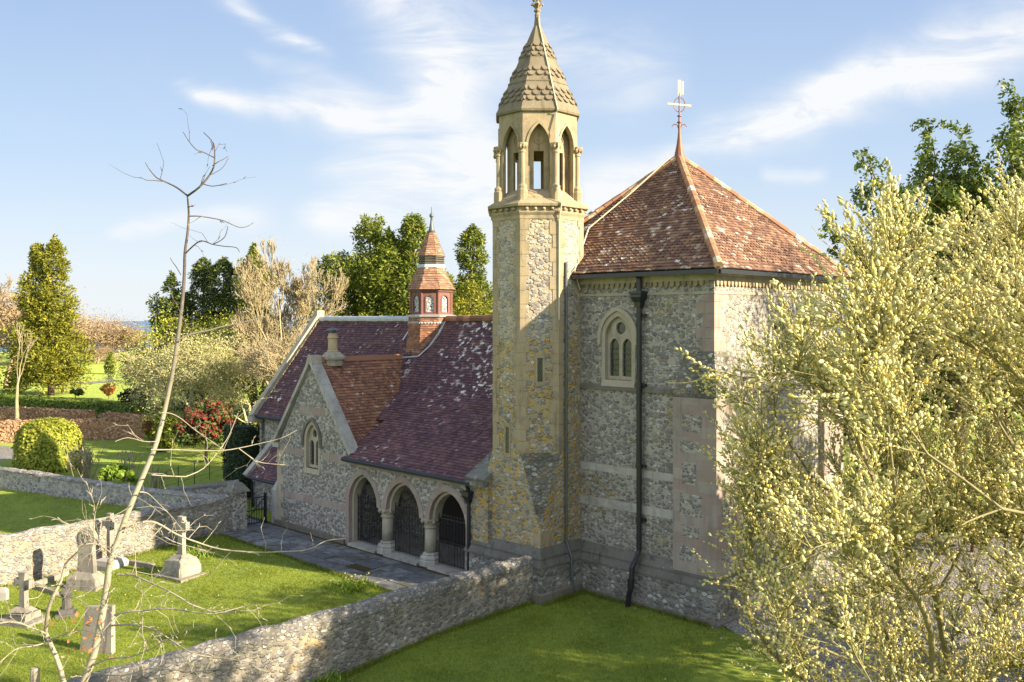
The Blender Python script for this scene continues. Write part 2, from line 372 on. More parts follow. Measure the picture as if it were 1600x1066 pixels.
def tiles(mb, A, B, C, D, ex, wd, style=None, keep=None, th=.022, rows=None, lift=.0):
    A, B, C, D = map(Vector, (A, B, C, D))
    e = (B - A).normalized(); n = e.cross(D - A).normalized(); s = n.cross(e)
    L = (D - A).dot(s); W = (B - A).length; dl = (D - A).dot(e) / L; dr = (C - B).dot(e) / L
    K = int(L / ex + .5)
    for k in range(K):
        st = style(k) if style else 'plain'
        if rows and k not in rows: continue
        s0 = k * ex; s1 = min(s0 + ex * 1.3, L)
        xl, xr = dl * s0, W + dr * s0; xl1, xr1 = dl * s1, W + dr * s1
        x = xl - (wd / 2 if k % 2 else 0) - random.random() * .03
        while x < xr:
            x0, x1 = max(x, xl), min(x + wd - .004, xr)
            x += wd
            if x1 - x0 < .02: continue
            t0, t1 = min(max(x0, xl1), xr1), max(min(x1, xr1), xl1)
            if keep and not keep(A + e * (x0 + x1) / 2 + s * s0): continue
            j = random.gauss(0, .006); j2 = random.gauss(0, .006); h0 = lift + th + .014
            sj = s0 + random.gauss(0, .005)
            if st == 'plain': bot = [(x0, sj, j), (x1, sj, j2)]
            elif st == 'deep':
                w_ = x1 - x0; d_ = ex * .95; j = j2 = .012
                bot = [(x0 + w_ * (.5 - .46 * math.cos(q * math.pi / 8)), sj + d_ * (1 - math.sin(q * math.pi / 8)) , j - (.05 if q in (0, 8) else .02 if q in (1, 7) else 0)) for q in range(9)]
            else:
                w_ = x1 - x0; d_ = ex * .45
                bot = [(x0, sj + d_, j), (x0 + w_ * .12, sj + d_ * .35, j), (x0 + w_ * .33, sj + d_ * .04, j), (x0 + w_ * .67, sj + d_ * .04, j2), (x1 - w_ * .12, sj + d_ * .35, j2), (x1, sj + d_, j2)]
            top = [(t1, s1), (t0, s1)]
            pts = [A + e * a + s * b + n * (h0 + c) for a, b, c in bot] + [A + e * a + s * b + n * (lift + .006) for a, b in top]
            low = [A + e * a + s * b + n * (h0 + c - th) for a, b, c in bot]
            i = mb.add(pts + low); m_ = len(bot); q = len(pts)
            mb.f.append(tuple(i + z for z in range(q)))
            for z in range(m_ - 1): mb.f.append((i + z + 1, i + z, i + q + z, i + q + z + 1))
            mb.f.append((i + q + m_ - 1, i + m_ - 1, i + m_)); mb.f.append((i, i + q, i + q - 1))
def slab(mb, A, B, C, D, th=.12):
    A, B, C, D = map(Vector, (A, B, C, D)); n = (B - A).cross(D - A).normalized()
    mb.loops([[A, B, C, D], [p - n * th for p in (A, B, C, D)]])
def ridge_tiles(mb, p0, p1, r=.13, L=.38, n=8):
    p0, p1 = Vector(p0), Vector(p1); k = max(1, int((p1 - p0).length / L)); t_ = (p1 - p0) / k
    for i in range(k):
        a = p0 + t_ * i + Vector((0, 0, random.gauss(0, .008))); b = a + t_ * 1.04
        mb.tube([a, b], [r * random.uniform(.95, 1.06), r * .93], n)
def octv(cx, cy, h, z): 
    rr = h / math.cos(R(22.5)); return [(cx + rr * math.cos(R(22.5 + 45 * k)), cy + rr * math.sin(R(22.5 + 45 * k)), z) for k in range(8)]
def quoins(mb, corner_fn, z0, z1, long_, short_):           # alternating blocks up a corner
    z = z0; k = 0
    while z < z1 - .1:
        h = random.uniform(.26, .42); zt = min(z + h, z1)
        corner_fn(mb, z + .006, zt - .006, long_ if k % 2 else short_, short_ if k % 2 else long_); z = zt; k += 1

def window(f, c, zb, zs, a, h, light_w, mat='stone', hood=True, band_w=.16, circ=.2, hoodmat='stone', zl=None):
    mb = MB(); o = arch(c, zb, zs, a, h)
    hw = light_w / 2; off = a * .47; zl = zl if zl else zs - .05
    holes = [arch(c + sg * off, zb + .12, zl, hw, hw * 1.45, 6) for sg in (-1, 1)]
    cz = zs + h * .43
    holes.append(circle(c, cz, circ))
    mb.ext(o, holes, f, .13, .27)
    annulus(mb, arch(c, zb - .02, zs, a + band_w, h + band_w * 1.15), arch(c, zb - .02, zs, a - .015, h - .02), f, -.015, .20)
    mb.loops([[f(x, z, d_) for x, z, d_ in ((c - a - .12, zb - .22, dd), (c + a + .12, zb - .22, dd), (c + a + .12, zb, dd2), (c - a - .12, zb, dd2))] for dd, dd2 in ((-.06, -.02), (.3, .3))])
    wo = part('window', mb, mat)
    g = MB(); g.ext(arch(c, zb + .01, zs, a - .02, h - .03), [], f, .215, .235); obj('glass', g, M['glass'], wo)
    b = MB()
    for sg in (-1, 1):
        for q in range(1, 6):
            z = zb + .12 + (zl - zb) * q / 6
            b.loops([[f(c + sg * off + x, z + zz, d_) for x, zz in ((-hw, -.008), (hw, -.008), (hw, .008), (-hw, .008))] for d_ in (.17, .19)])
    obj('glazing_bars', b, M['iron'], wo)
    if hood:
        hm = MB(); annulus(hm, arch(c, zs - .22, zs, a + band_w + .13, h + band_w + .15), arch(c, zs - .22, zs, a + band_w + .002, h + band_w * 1.15 + .002), f, -.085, .02)
        obj('hood_mould', hm, M[hoodmat], wo)
    return wo
def whole(c, zb, zs, a, h): return arch(c, zb, zs, a, h)

# --- east chapel: square, u 7.27..15.67, v 2.02..10.42
U0, U1, V0, V1, CT = 7.80, 15.67, 2.02, 10.20, 10.40
cu_, cv_ = (U0 + U1) / 2, (V0 + V1) / 2
mb = MB()
wl = (12.12, 7.05, 8.42, .55, .72)                      # the south window
mb.ext([(U0, 0), (U1, 0), (U1, CT), (U0, CT)], [whole(*wl)], fv(V0), 0, .5)
wr = (6.0, 7.05, 8.42, .50, .66); wr2 = (6.0, 2.6, 4.6, .6, .8)
mb.ext([(V0 + .5, 0), (V1, 0), (V1, CT), (V0 + .5, CT)], [whole(*wr), whole(*wr2)], fu(U1), 0, .5)
mb.box(U0, U1 - .5, V1 - .5, V1, 0, CT); mb.box(U0, U0 + .5, V0 + .5, V1 - .5, 0, CT)
part('chapel_wall', mb, 'flint')
mb = MB(); mb.box(U0 + .5, U1 - .5, V0 + .5, V1 - .5, 5.0, 5.1); mb.box(U0+.9, U1 - .9, V0 + .9, V1 - .9, 0, 10); part('chapel_inside', mb, 'dark')
window(fv(V0), *wl[:5], .385, circ=.2, zl=8.12, band_w=.13)
window(fu(U1), *wr[:5], .32, circ=.17, zl=8.1)
window(fu(U1), *wr2[:5], .38, circ=.2, zl=4.3)
# bands of dressed stone round the walls
def ring(mb, o, z0, z1, o2=None):
    o2 = o if o2 is None else o2
    mb.loops([[(U0 - a, V0 - a, z), (U1 + a, V0 - a, z), (U1 + a, V1 + a, z), (U0 - a, V1 + a, z)] for a, z in ((o, z0), (o2, z1))], True, True)
mb = MB()
for z0, z1 in ((4.02, 4.26), (2.86, 3.14)): ring(mb, .012, z0, z1)
part('stone_band', mb, 'stone_grey')
mb = MB(); ring(mb, .07, 6.72, 6.82); ring(mb, .07, 6.825, 6.90, .015); part('string_course', mb, 'stone_dark')
mb = MB()
ring(mb, .03, 9.78, 9.86); ring(mb, .05, 10.18, 10.38)
part('cornice', mb, 'stone')
mb = MB(); random.seed(4)
for k in range(int((U1 - U0) / .21)):
    x = U0 + .12 + k * .21
    if 10.7 < x: mb.loops([[(x + a, V0 + dd, z) for a, z in ((-.075, 10.18), (-.06, 10.06), (0, 10.0), (.06, 10.06), (.075, 10.18))] for dd in (-.06, .01)])
    y = V0 + .12 + k * .21
    mb.loops([[(U1 + dd, y + a, z) for a, z in ((-.075, 10.18), (-.06, 10.06), (0, 10.0), (.06, 10.06), (.075, 10.18))] for dd in (.06, -.01)])
part('corbel_table', mb, 'stone_gold')
# plinth with two weathered set-offs
def stack(mb, rect, prof):
    u0, u1, v0, v1 = rect
    mb.loops([[(u0 - a, v0 - a, z), (u1 + a, v0 - a, z), (u1 + a, v1 + a, z), (u0 - a, v1 + a, z)] for a, z in prof])
PR_TOP = [(.24, 1.02), (.27, 1.025), (.27, 1.09), (.17, 1.30), (.17, 1.305), (.195, 1.31), (.195, 1.36), (.04, 1.62), (-.06, 1.63)]
mb = MB(); stack(mb, (U0, U1, V0, V1), PR_TOP)
stack(mb, (7.48, 10.52, .03, 3.07), [(a, z + .05) for a, z in PR_TOP])
# where the boundary wall and porch meet, the weatherings die into them
part('plinth', mb, 'plinth')
mb = MB(); stack(mb, (U0, U1, V0, V1), [(.245, -.7), (.235, 1.03)]); stack(mb, (7.48, 10.52, .03, 3.07), [(.245, -.7), (.235, 1.08)])
part('plinth_base', mb, 'flint_base')
mb = MB(); stack(mb, (U0, U1, V0, V1), [(.30, -.7), (.30, .10), (.26, .16)]); stack(mb, (7.48, 10.52, .03, 3.07), [(.31, -.7), (.31, .28), (.26, .34)])
part('plinth_footing', mb, 'stone_dark', jit=.012)
# clasping buttresses with mossy weatherings
for (bu, bv) in ((U1, V0), (U1, V1)):
    sv = -1 if bv == V0 else 1
    mb = MB(); a0, a1 = bu - 1.32, bu + .2; b0, b1 = sorted((bv + sv * .2, bv - sv * 1.32))
    mb.box(a0, a1, b0, b1, 1.4, 6.72)
    b = part('buttress', mb, 'stone_pink')
    mb = MB()
    mb.loops([[(a0, b0, z0), (a1, b0, z0), (a1, b1, z0), (a0, b1, z0)] for z0 in (6.66, 6.78)] )
    r2 = [(bu - 1.0, bu + .01), sorted((bv + sv * .01, bv - sv * 1.0))]
    mb.loops([[(a0, b0, 6.782), (a1, b0, 6.782), (a1, b1, 6.782), (a0, b1, 6.782)], [(r2[0][0], r2[1][0], 8.05), (r2[0][1], r2[1][0], 8.05), (r2[0][1], r2[1][1], 8.05), (r2[0][0], r2[1][1], 8.05)]])
    obj('weathering', mb, M['flint_broach'], b)
    if sv == -1:
        mb = MB(); z = 1.75; k = 0                      # flint panels let into the pilaster
        while z < 6.1:
            h = random.uniform(.35, .8)
            mb.box(a0 + .25 + .08 * (k % 2), a0 + .82 + .1 * (k % 3), b0 - .006, b0 + .02, z, z + h)
            mb.box(a1 - .02, a1 + .006, b0 + .3 + .08 * (k % 2), b0 + .9 + .1 * (k % 3), z, z + h)
            z += h + random.choice((.0, .28, .34)); k += 1
        obj('flint_panel', mb, M['flint'], b)
def qcorner(u, v, su, sv, pr=.013):
    def fn(mb, z0, z1, la, lb):
        a = sorted((u + su * pr, u - su * la)); b = sorted((v + sv * pr, v - sv * lb)); mb.box(a[0], a[1], b[0], b[1], z0, z1)
    return fn
mb = MB(); quoins(mb, qcorner(U1, V0, 1, -1), 8.06, 9.77, .62, .40); quoins(mb, qcorner(U1, V1, 1, 1), 8.06, 9.77, .62, .40)
part('quoins', mb, 'stone_pink')
# roof
EO = .42; ZE = 10.52; AP = Vector((cu_, cv_, 14.82))
rc = [Vector((U0 - EO, V0 - EO, ZE)), Vector((U1 + EO, V0 - EO, ZE)), Vector((U1 + EO, V1 + EO, ZE)), Vector((U0 - EO, V1 + EO, ZE))]
mb = MB(); mb.loops([[p for p in rc], [AP + (p - AP) * .002 for p in rc]])
roof = part('chapel_roof', mb, 'dark')
mb = MB()
chst = lambda k: 'scallop' if (k % 16) in (3,4,5,6,7,8,9,10,11) else 'plain'
for k in range(4):
    if k in (0, 1): tiles(mb, rc[k], rc[(k + 1) % 4], AP, AP, .145, .185, chst, th=.03)
    else: tiles(mb, rc[k], rc[(k + 1) % 4], AP, AP, .4, .6)
obj('roof_tiles', mb, M['tile_chapel'], roof, fix=False)
mb = MB()
for p in rc: ridge_tiles(mb, p + Vector((0, 0, .05)), AP + Vector((0, 0, .02)), .135, .36)
obj('hip_tiles', mb, M['hip'], roof)
mb = MB()
for k in range(4):
    p, q = rc[k], rc[(k + 1) % 4]; dn = Vector((0, 0, -.10)); mb.beam(p + dn, q + dn, .15, .13)
part('gutter', mb, 'drain')
mb = MB(); mb.lathe(cu_, cv_, [(.24, 14.66), (.17, 14.95), (.10, 15.3), (.06, 15.6), (.055, 15.7)], 10)
fin = part('finial', mb, 'copper')
mb = MB()
mb.lathe(cu_, cv_, [(.05, 15.6), (.045, 16.05), (.09, 16.07), (.09, 16.11), (.04, 16.13), (.035, 16.28), (.08, 16.3), (.08, 16.33), (.03, 16.36), (.03, 17.15)], 8)
sd = Vector((math.cos(R(44.1)), math.sin(R(44.1)), 0))     # across the picture
cc = Vector((cu_, cv_, 0))
for sg in (-1, 1): mb.tube([cc + sd * sg * x + Vector((0, 0, z)) for x, z in ((.03, 15.85), (.08, 16.0), (.2, 16.02), (.27, 15.93))], .018, 5)
mb.tube([cc + sd * .2 * math.cos(a) + Vector((0, 0, 16.72 + .26 * math.sin(a))) for a in np.linspace(0, 6.283, 17)], .016, 5)
obj('rod', mb, M['copper'], fin)
mb = MB()
mb.beam(cc + sd * -.42 + Vector((0, 0, 16.76)), cc + sd * .42 + Vector((0, 0, 16.68)), .05, .06)
mb.beam(cc + Vector((0, 0, 17.05)) , cc + Vector((0, 0, 17.60)), .04, .11, side=(sd.y, -sd.x, 0))
mb.beam(cc + sd * .11 + Vector((0, 0, 17.08)), cc + sd * .13 + Vector((0, 0, 17.55)), .03, .05, side=(sd.y, -sd.x, 0))
obj('weather_vane', mb, M['gold'], fin)
# downpipe and hopper on the south wall
mb = MB(); du = 13.06; dv = V0 - .16
mb.tube([(du, dv - .12, 10.42), (du, dv, 10.3), (du, dv, 1.75), (du - .05, dv - .3, 1.25), (du - .05, dv - .36, .62), (du - .12, dv - .36, .40), (du - .22, dv - .36, -.3)], .085, 10)
for z in (9.15, 6.95, 4.4, 2.7): mb.lathe(du, dv, [(.115, z - .07), (.115, z + .07)], 10); mb.box(du - .04, du + .19, dv + .02, V0 + .02, z - .04, z + .04)
mb.tube([(du - .05, dv - .355, .9), (du - .05, dv - .36, .62)], .11, 10)
dp = part('downpipe', mb, 'drain', smooth=False)
mb = MB(); mb.loops([[(du + x * a, dv + y * a, z) for x, y in ((-1,-1),(1,-1),(1,1),(-1,1))] for a, z in ((.10, 9.38), (.12, 9.55), (.2, 9.72), (.2, 9.80), (.235, 9.82), (.235, 9.90), (.2, 9.9))])
obj('hopper', mb, M['drain'], dp)

# --- bell turret
TU, TV, TH = 9.0, 1.55, 1.52
mb = MB(); sq = [(TU+TH, TV+TH), (TU-TH, TV+TH), (TU-TH, TV-TH), (TU+TH, TV-TH)]
ZB, ZT = 2.25, 4.65
s8 = [(TU+TH,TV+TH),(TU+TH,TV+TH),(TU-TH,TV+TH),(TU-TH,TV+TH),(TU-TH,TV-TH),(TU-TH,TV-TH),(TU+TH,TV-TH),(TU+TH,TV-TH)]
o8 = octv(TU, TV, TH, 0)
o8 = [o8[k] for k in (0, 1, 2, 3, 4, 5, 6, 7)]           # 22.5,67.5,... matches doubled corners
mb.loops([[(x, y, .5) for x, y in sq], [(x, y, ZB) for x, y in sq]])
for k in range(8):
    a, b = o8[k], o8[(k + 1) % 8]; ca, cb = s8[k], s8[(k + 1) % 8]
    if ca != cb: mb.poly([(*ca, ZB), (*cb, ZB), (b[0], b[1], ZT), (a[0], a[1], ZT)])
mb.loops([octv(TU, TV, TH, ZT), octv(TU, TV, TH, 8.4)])
part('turret_base', mb, 'flint_tower')
mb = MB(); mb.loops([octv(TU, TV, TH, 8.4), octv(TU, TV, TH, 12.45)]); part('turret_shaft', mb, 'flint_shaft')
mb = MB()
for k in range(8):
    a, b = o8[k], o8[(k + 1) % 8]
    if s8[k] == s8[(k + 1) % 8]:
        c_ = s8[k]; mb.poly([(*c_, ZB - .002), (b[0], b[1], ZT), (a[0], a[1], ZT)])
part('broach', mb, 'flint_broach' if 'flint_broach' in M else 'stone_dark', fix=False)
# dressed angles of the octagon
mb = MB(); r8 = TH / math.cos(R(22.5))
for k in range(8):
    a = R(22.5 + 45 * k); vx = Vector((TU + r8 * math.cos(a), TV + r8 * math.sin(a), 0))
    t1 = Vector((-math.sin(R(45 * k)), math.cos(R(45 * k)), 0)); t2 = Vector((-math.sin(R(45 * k + 45)), math.cos(R(45 * k + 45)), 0))
    n1_ = Vector((math.cos(R(45 * k)), math.sin(R(45 * k)), 0)); n2_ = Vector((math.cos(R(45 * k + 45)), math.sin(R(45 * k + 45)), 0))
    z = ZT + .05; q = 0
    while z < 12.3:
        h = random.uniform(.3, .5); la, lb = (.3, .2) if q % 2 else (.2, .3)
        o_ = .012; vo = vx + (n1_ + n2_) * .0065 * 1.0
        pts = [vo - t1 * la + n1_ * .004, vo, vo + t2 * lb + n2_ * .004, vo + t2 * lb - n2_ * .05, vo - t1 * la - n1_ * .05]
        mb.loops([[p + Vector((0, 0, z + .006)) for p in pts], [p + Vector((0, 0, min(z + h, 12.35) - .006)) for p in pts]])
        z += h; q += 1
mb2 = MB(); quoins(mb, qcorner(TU + TH, TV - TH, 1, -1), 1.75, 2.25, .5, .3)
part('turret_quoins', mb, 'stone_gold')
# slit windows
def fdiag(nx, ang, c=0):                                    # frame on an octagon face
    nn = Vector((math.cos(R(ang)), math.sin(R(ang)), 0)); tt = Vector((-nn.y, nn.x, 0))
    return lambda a, b, d: tuple(Vector((TU, TV, 0)) + nn * (nx - d) + tt * a + Vector((0, 0, b)))
for ang, a0, z0, hw, hh in ((-45, .02, 6.98, .085, .78), (-90, .05, 4.6, .075, .85)):
    f = fdiag(TH, ang)
    mb = MB(); mb.ext([(a0 - .16, z0 - .14), (a0 + .16, z0 - .14), (a0 + .16, z0 + hh + .14), (a0 - .16, z0 + hh + .14)], [[(a0 - hw, z0), (a0 + hw, z0), (a0 + hw, z0 + hh), (a0 - hw, z0 + hh)]], f, -.015, .005)
    s_ = part('slit_window', mb, 'stone_gold')
    mb = MB(); mb.ext([(a0 - hw, z0), (a0 + hw, z0), (a0 + hw, z0 + hh), (a0 - hw, z0 + hh)], [], f, -.004, .004); obj('glass', mb, M['glass'], s_)
mb = MB()
mb.loops([octv(TU, TV, h, z) for h, z in ((1.52, 12.3), (1.545, 12.31), (1.545, 12.42), (1.60, 12.52), (1.60, 12.56), (1.56, 12.58), (1.56, 12.70), (1.68, 12.72), (1.70, 12.80), (1.36, 13.02), (1.30, 13.04))])
part('turret_cornice', mb, 'stone_gold')
mb = MB()
for k in range(8):
    f = fdiag(1.56, 45 * k)
    for a in (-.42, -.14, .14, .42): mb.ico(f(a, 12.64, -.04), (.075, .075, .06))
part('cornice_ball', mb, 'stone_gold', smooth=True)
# belfry
BH = 1.315; fw = BH * math.tan(R(22.5))
mb = MB()
for k in range(8):
    f = fdiag(BH, 45 * k)
    pts = arch(0, 13.0, 14.74, .36, .74)
    mb.ext([(-fw, 13.0), (-.36, 13.0)] + pts[1:-1] + [(.36, 13.0), (fw, 13.0), (fw, 15.86), (-fw, 15.86)], [], f, 0, .14)
    annulus(mb, arch(0, 14.7, 14.74, .43, .83), arch(0, 14.7, 14.74, .355, .735), f, -.03, .05)
    fi = fdiag(BH - .30, 45 * k); w2 = (BH - .30) * math.tan(R(22.5)) + .02
    mb.ext([(-w2, 13.0), (w2, 13.0), (w2, 15.6), (-w2, 15.6)], [[(-.165, 13.35), (.165, 13.35), (.165, 14.62), (-.165, 14.62)]], fi, 0, .10)
    annulus(mb, [(x, y) for x, y in circle(0, 15.02, .17, 14)] + [circle(0, 15.02, .17, 14)[0]], [(x * .72, 15.02 + (y - 15.02) * .72) for x, y in circle(0, 15.02, .17, 14)] + [(.17 * .72, 15.02)], fi, -.03, .02)
    # worn weathering at the foot of each opening
    mb.loops([[f(x, z, d_) for x, z in ((-.36, 13.0), (.36, 13.0), (.36, zz), (-.36, zz))] for d_, zz in ((-.02, 13.06), (.32, 13.36))])
mb.loops([octv(TU, TV, h, z) for h, z in ((1.30, 15.55), (1.30, 15.62))])
bel = part('belfry', mb, 'stone_gold')
for k in range(8):
    a = R(22.5 + 45 * k); rr = BH / math.cos(R(22.5)) + .015; cx, cy = TU + rr * math.cos(a), TV + rr * math.sin(a)
    mb = MB(); mb.lathe(cx, cy, [(.17, 12.86), (.17, 13.28), (.14, 13.34), (.15, 13.36), (.15, 13.42), (.10, 13.47), (.085, 13.5), (.082, 14.50), (.11, 14.52), (.11, 14.56), (.09, 14.58), (.13, 14.68), (.18, 14.76), (.18, 14.82), (.1, 14.84)], 10, a)
    for q in range(5):
        b_ = a + (q - 2) * .7; mb.ico((cx + .15 * math.cos(b_), cy + .15 * math.sin(b_), 14.70), (.055, .055, .07), 5, 3)
    obj('colonnette', mb, M['stone_gold'], bel)
# spire
mb = MB()
mb.loops([octv(TU, TV, h, z) for h, z in ((1.32, 15.86), (1.40, 15.88), (1.42, 15.95), (1.37, 16.05), (.115, 19.1), (.09, 19.35), (.085, 19.5))])
for z in (16.98, 17.92):
    h = 1.37 - (z - 16.05) * (1.37 - .115) / 3.05; mb.loops([octv(TU, TV, h + .028, z - .02), octv(TU, TV, h + .024, z + .02), octv(TU, TV, h - .03, z + .03)])
sp = part('spire', mb, 'spire')
mb = MB(); b8 = octv(TU, TV, 1.37, 16.05); t8 = octv(TU, TV, .115, 19.1)
for k in range(8):
    tiles(mb, b8[k], b8[(k + 1) % 8], t8[(k + 1) % 8], t8[k], .20, .30, lambda k: 'deep', th=.045, rows=(1, 2, 3, 6, 7, 10, 11, 12), lift=-.018)
obj('stone_scales', mb, M['spire'], sp, fix=False)
mb = MB(); mb.lathe(TU, TV, [(.10, 19.45), (.075, 19.55), (.12, 19.6), (.12, 19.64), (.07, 19.68), (.06, 19.78), (.10, 19.85), (.05, 19.95), (.04, 20.2)], 8)
for a in (0, 1, 2, 3):
    x, y = math.cos(R(45.9 + 90 * a)), math.sin(R(45.9 + 90 * a)); mb.tube([(TU + .04 * x, TV + .04 * y, 19.72), (TU + .16 * x, TV + .16 * y, 19.86), (TU + .2 * x, TV + .2 * y, 19.8)], [.05, .06, .04], 5); mb.ico((TU + .12 * x, TV + .12 * y, 19.98), .06, 5, 3)
obj('finial', mb, M['stone_gold'], sp)
# lightning conductor: spire angle, belfry, shaft and over to the chapel roof
mb = MB()
def o7(h, z, k=7, off=.03): 
    q = octv(TU, TV, h + off, z)[k]; return q
v7 = [o7(.1, 19.4), o7(.115, 19.1), o7(1.37, 16.06), o7(1.43, 15.9), o7(1.33, 15.8), o7(1.33, 14.9, off=.2), o7(1.33, 13.4, off=.18), o7(1.70, 12.82), o7(1.60, 12.5), o7(1.53, 12.2), o7(1.52, 9.0)]
mb.tube(v7, .022, 5)
dsl = (rc[1] - rc[0]).normalized(); fn_ = dsl.cross(AP - rc[0]).normalized()
mb.tube([AP + Vector((-.2, -.3, 0)), AP + (rc[0] - AP) * .3 + dsl * .35 + fn_ * .10, AP + (rc[0] - AP) * .62 + dsl * .85 + fn_ * .09, Vector((10.62, V0 - .42, ZE + .12)), Vector((10.6, V0 - .1, 10.0))], .025, 5)
part('lightning_conductor', mb, 'cord')
mb = MB(); pv = 1.22
mb.tube([(TU + TH + .07, pv, 10.9), (TU + TH + .07, pv, 1.75), (TU + TH + .30, pv, 1.25), (TU + TH + .33, pv, .1)], .045, 7)
part('vent_pipe', mb, 'leaddark')

# --- nave, porch and transept
ZR, VR = 9.0, 6.2
mb = MB()
TR, TL, TC, TAP = .25, -5.07, -2.41, 7.22
out_ = [(TL, 0), (.2, 0)]
A1, A2, A3 = (1.15, .93), (3.6, 1.0), (6.1, .99)
ZS, AH = 1.78, 1.18
def arcn(c, a): return arch(c, 0, ZS, a, AH)[1:-1]
out_ = [(TL, 0), (A1[0] - A1[1], 0)] + arcn(*A1) + arcn(*A2) + arcn(*A3) + [(A3[0] + A3[1], 0), (8.1, 0), (8.1, 3.42), (TR, 3.42), (TC, TAP), (TL, 3.42)]
tw = (-2.36, 2.78, 3.92, .46, .72)
mb.ext(out_, [whole(*tw)], fv(0), 0, .6)
part('porch_wall', mb, 'flint_nave')
window(fv(0), *tw, .32, circ=.17, hoodmat='stone_dark', zl=3.72, band_w=.13)
for i, (c, a) in enumerate((A1, A2, A3)):
    o_ = arch(c, ZS, ZS, a + .21, AH + .22, 7); i_ = arch(c, ZS, ZS, a - .02, AH - .025, 7)
    if i == 0: o_[0] = (c - a - .21, .12); i_[0] = (c - a + .02, .12)
    if i == 2: o_[-1] = (c + a + .21, .12); i_[-1] = (c + a - .02, .12)
    mb = MB(); annulus(mb, o_, i_, fv(0), -.02, .62)
    ao = part('porch_arch', mb, 'stone_pink')
    mb = MB(); o2 = [(c + (x - c) * .93, ZS + (y - ZS) * .93 if y > ZS else y) for x, y in o_]
    i2 = arch(c, ZS, ZS, a - .13, AH - .14, 7)
    if i == 0: i2[0] = (c - a + .13, .12)
    if i == 2: i2[-1] = (c + a - .13, .12)
    annulus(mb, [(c + (x - c) * .99, y) for x, y in i_], i2, fv(0), .14, .48); obj('inner_order', mb, M['stone'], ao)
for cu in (2.34, 4.86):
    mb = MB(); mb.lathe(cu, .31, [(.235, .52), (.22, 1.42)], 18); c_ = part('column', mb, 'stone', smooth=True)
    mb = MB(); mb.lathe(cu, .31, [(.25, 1.42), (.27, 1.44), (.27, 1.47), (.235, 1.49), (.25, 1.56), (.31, 1.66), (.36, 1.70), (.37, 1.73), (.37, 1.79), (.30, 1.80)], 16)
    for q in range(8):
        b_ = R(22.5 + 45 * q); mb.ico((cu + .33 * math.cos(b_), .31 + .33 * math.sin(b_), 1.67), (.07, .07, .07), 5, 3)
    obj('capital', mb, M['stone'], c_)
    mb = MB(); mb.lathe(cu, .31, [(.44, .06), (.44, .24), (.40, .28), (.42, .30), (.42, .36), (.35, .40), (.30, .44), (.32, .47), (.27, .52), (.24, .53)], 8, R(22.5)); obj('column_base', mb, M['stone_grey'], c_)
# iron gates in the arches
def gate(c, a, top):
    mb = MB(); v_ = .33; n = 10
    g = arch(c, 0, ZS, a - .14, AH - .14, 10)
    def ztop(x): return top
    for k in range(n + 1):
        x = c - a + .17 + (2 * a - .34) * k / n; zt = ztop(x)
        mb.tube([(x, v_, .2), (x, v_, zt)], .02 if k in (0, n, n // 2) else .0135, 5)
        mb.lathe(x, v_, [(.001, zt + .12), (.03, zt + .04), (.012, zt)], 4)
    for z in (.24, .95, 1.02, top - .06): mb.box(c - a + .15, c + a - .15, v_ - .014, v_ + .014, z - .014, z + .014)
    for k in range(n):
        x = c - a + .17 + (2 * a - .34) * (k + .5) / n; hw = (2 * a - .34) / n / 2
        for z0 in (1.10, 1.36, 1.62):
            mb.tube([(x - hw, v_, z0), (x, v_ , z0 + .14), (x + hw, v_, z0)], .009, 4); mb.tube([(x - hw, v_, z0 + .26), (x, v_ , z0 + .14), (x + hw, v_, z0 + .26)], .009, 4)
        mb.tube([(x, v_, .26), (x, v_, .7)], .009, 4)
    return part('iron_gate', mb, 'iron')
for (c, a), tp in zip((A1, A2, A3), (1.95, 1.95, 1.9)): gate(c, a, tp)
mb = MB(); 
for c, a in (A1, A2, A3): mb.box(c - a + .02, c + a - .08, -.12, .55, -.3, .13)
part('threshold', mb, 'stone_grey', jit=.012)
mb = MB(); mb.box(.1, 8.0, .56, 2.7, -.3, .10); part('porch_floor', mb, 'stone_grey')
mb = MB(); mb.box(-11.0, 8.0, 2.70, 3.2, 0, 4.35); mb.box(-11.18, -10.7, 2.70, 9.7, 0, 4.35); mb.box(-11.0, 8, 9.2, 9.7, 0, 4.35); mb.ext([(2.7, 4.3), (9.7, 4.3), (6.2, 8.85)], [], lambda a, b, d_: (-11.18 + d_, a, b), 0, .48)
mb.box(.0, .22, .6, 2.7, 0, 3.4); mb.box(TL, TL + .5, .6, 2.7, 0, 3.42)
part('nave_wall', mb, 'flint_nave')
mb = MB()  # inner doors seen through the arches
mb.ext(arch(3.4, .1, 1.7, .75, .9), [], fv(2.70), -.03, .01); part('inner_door', mb, 'door')
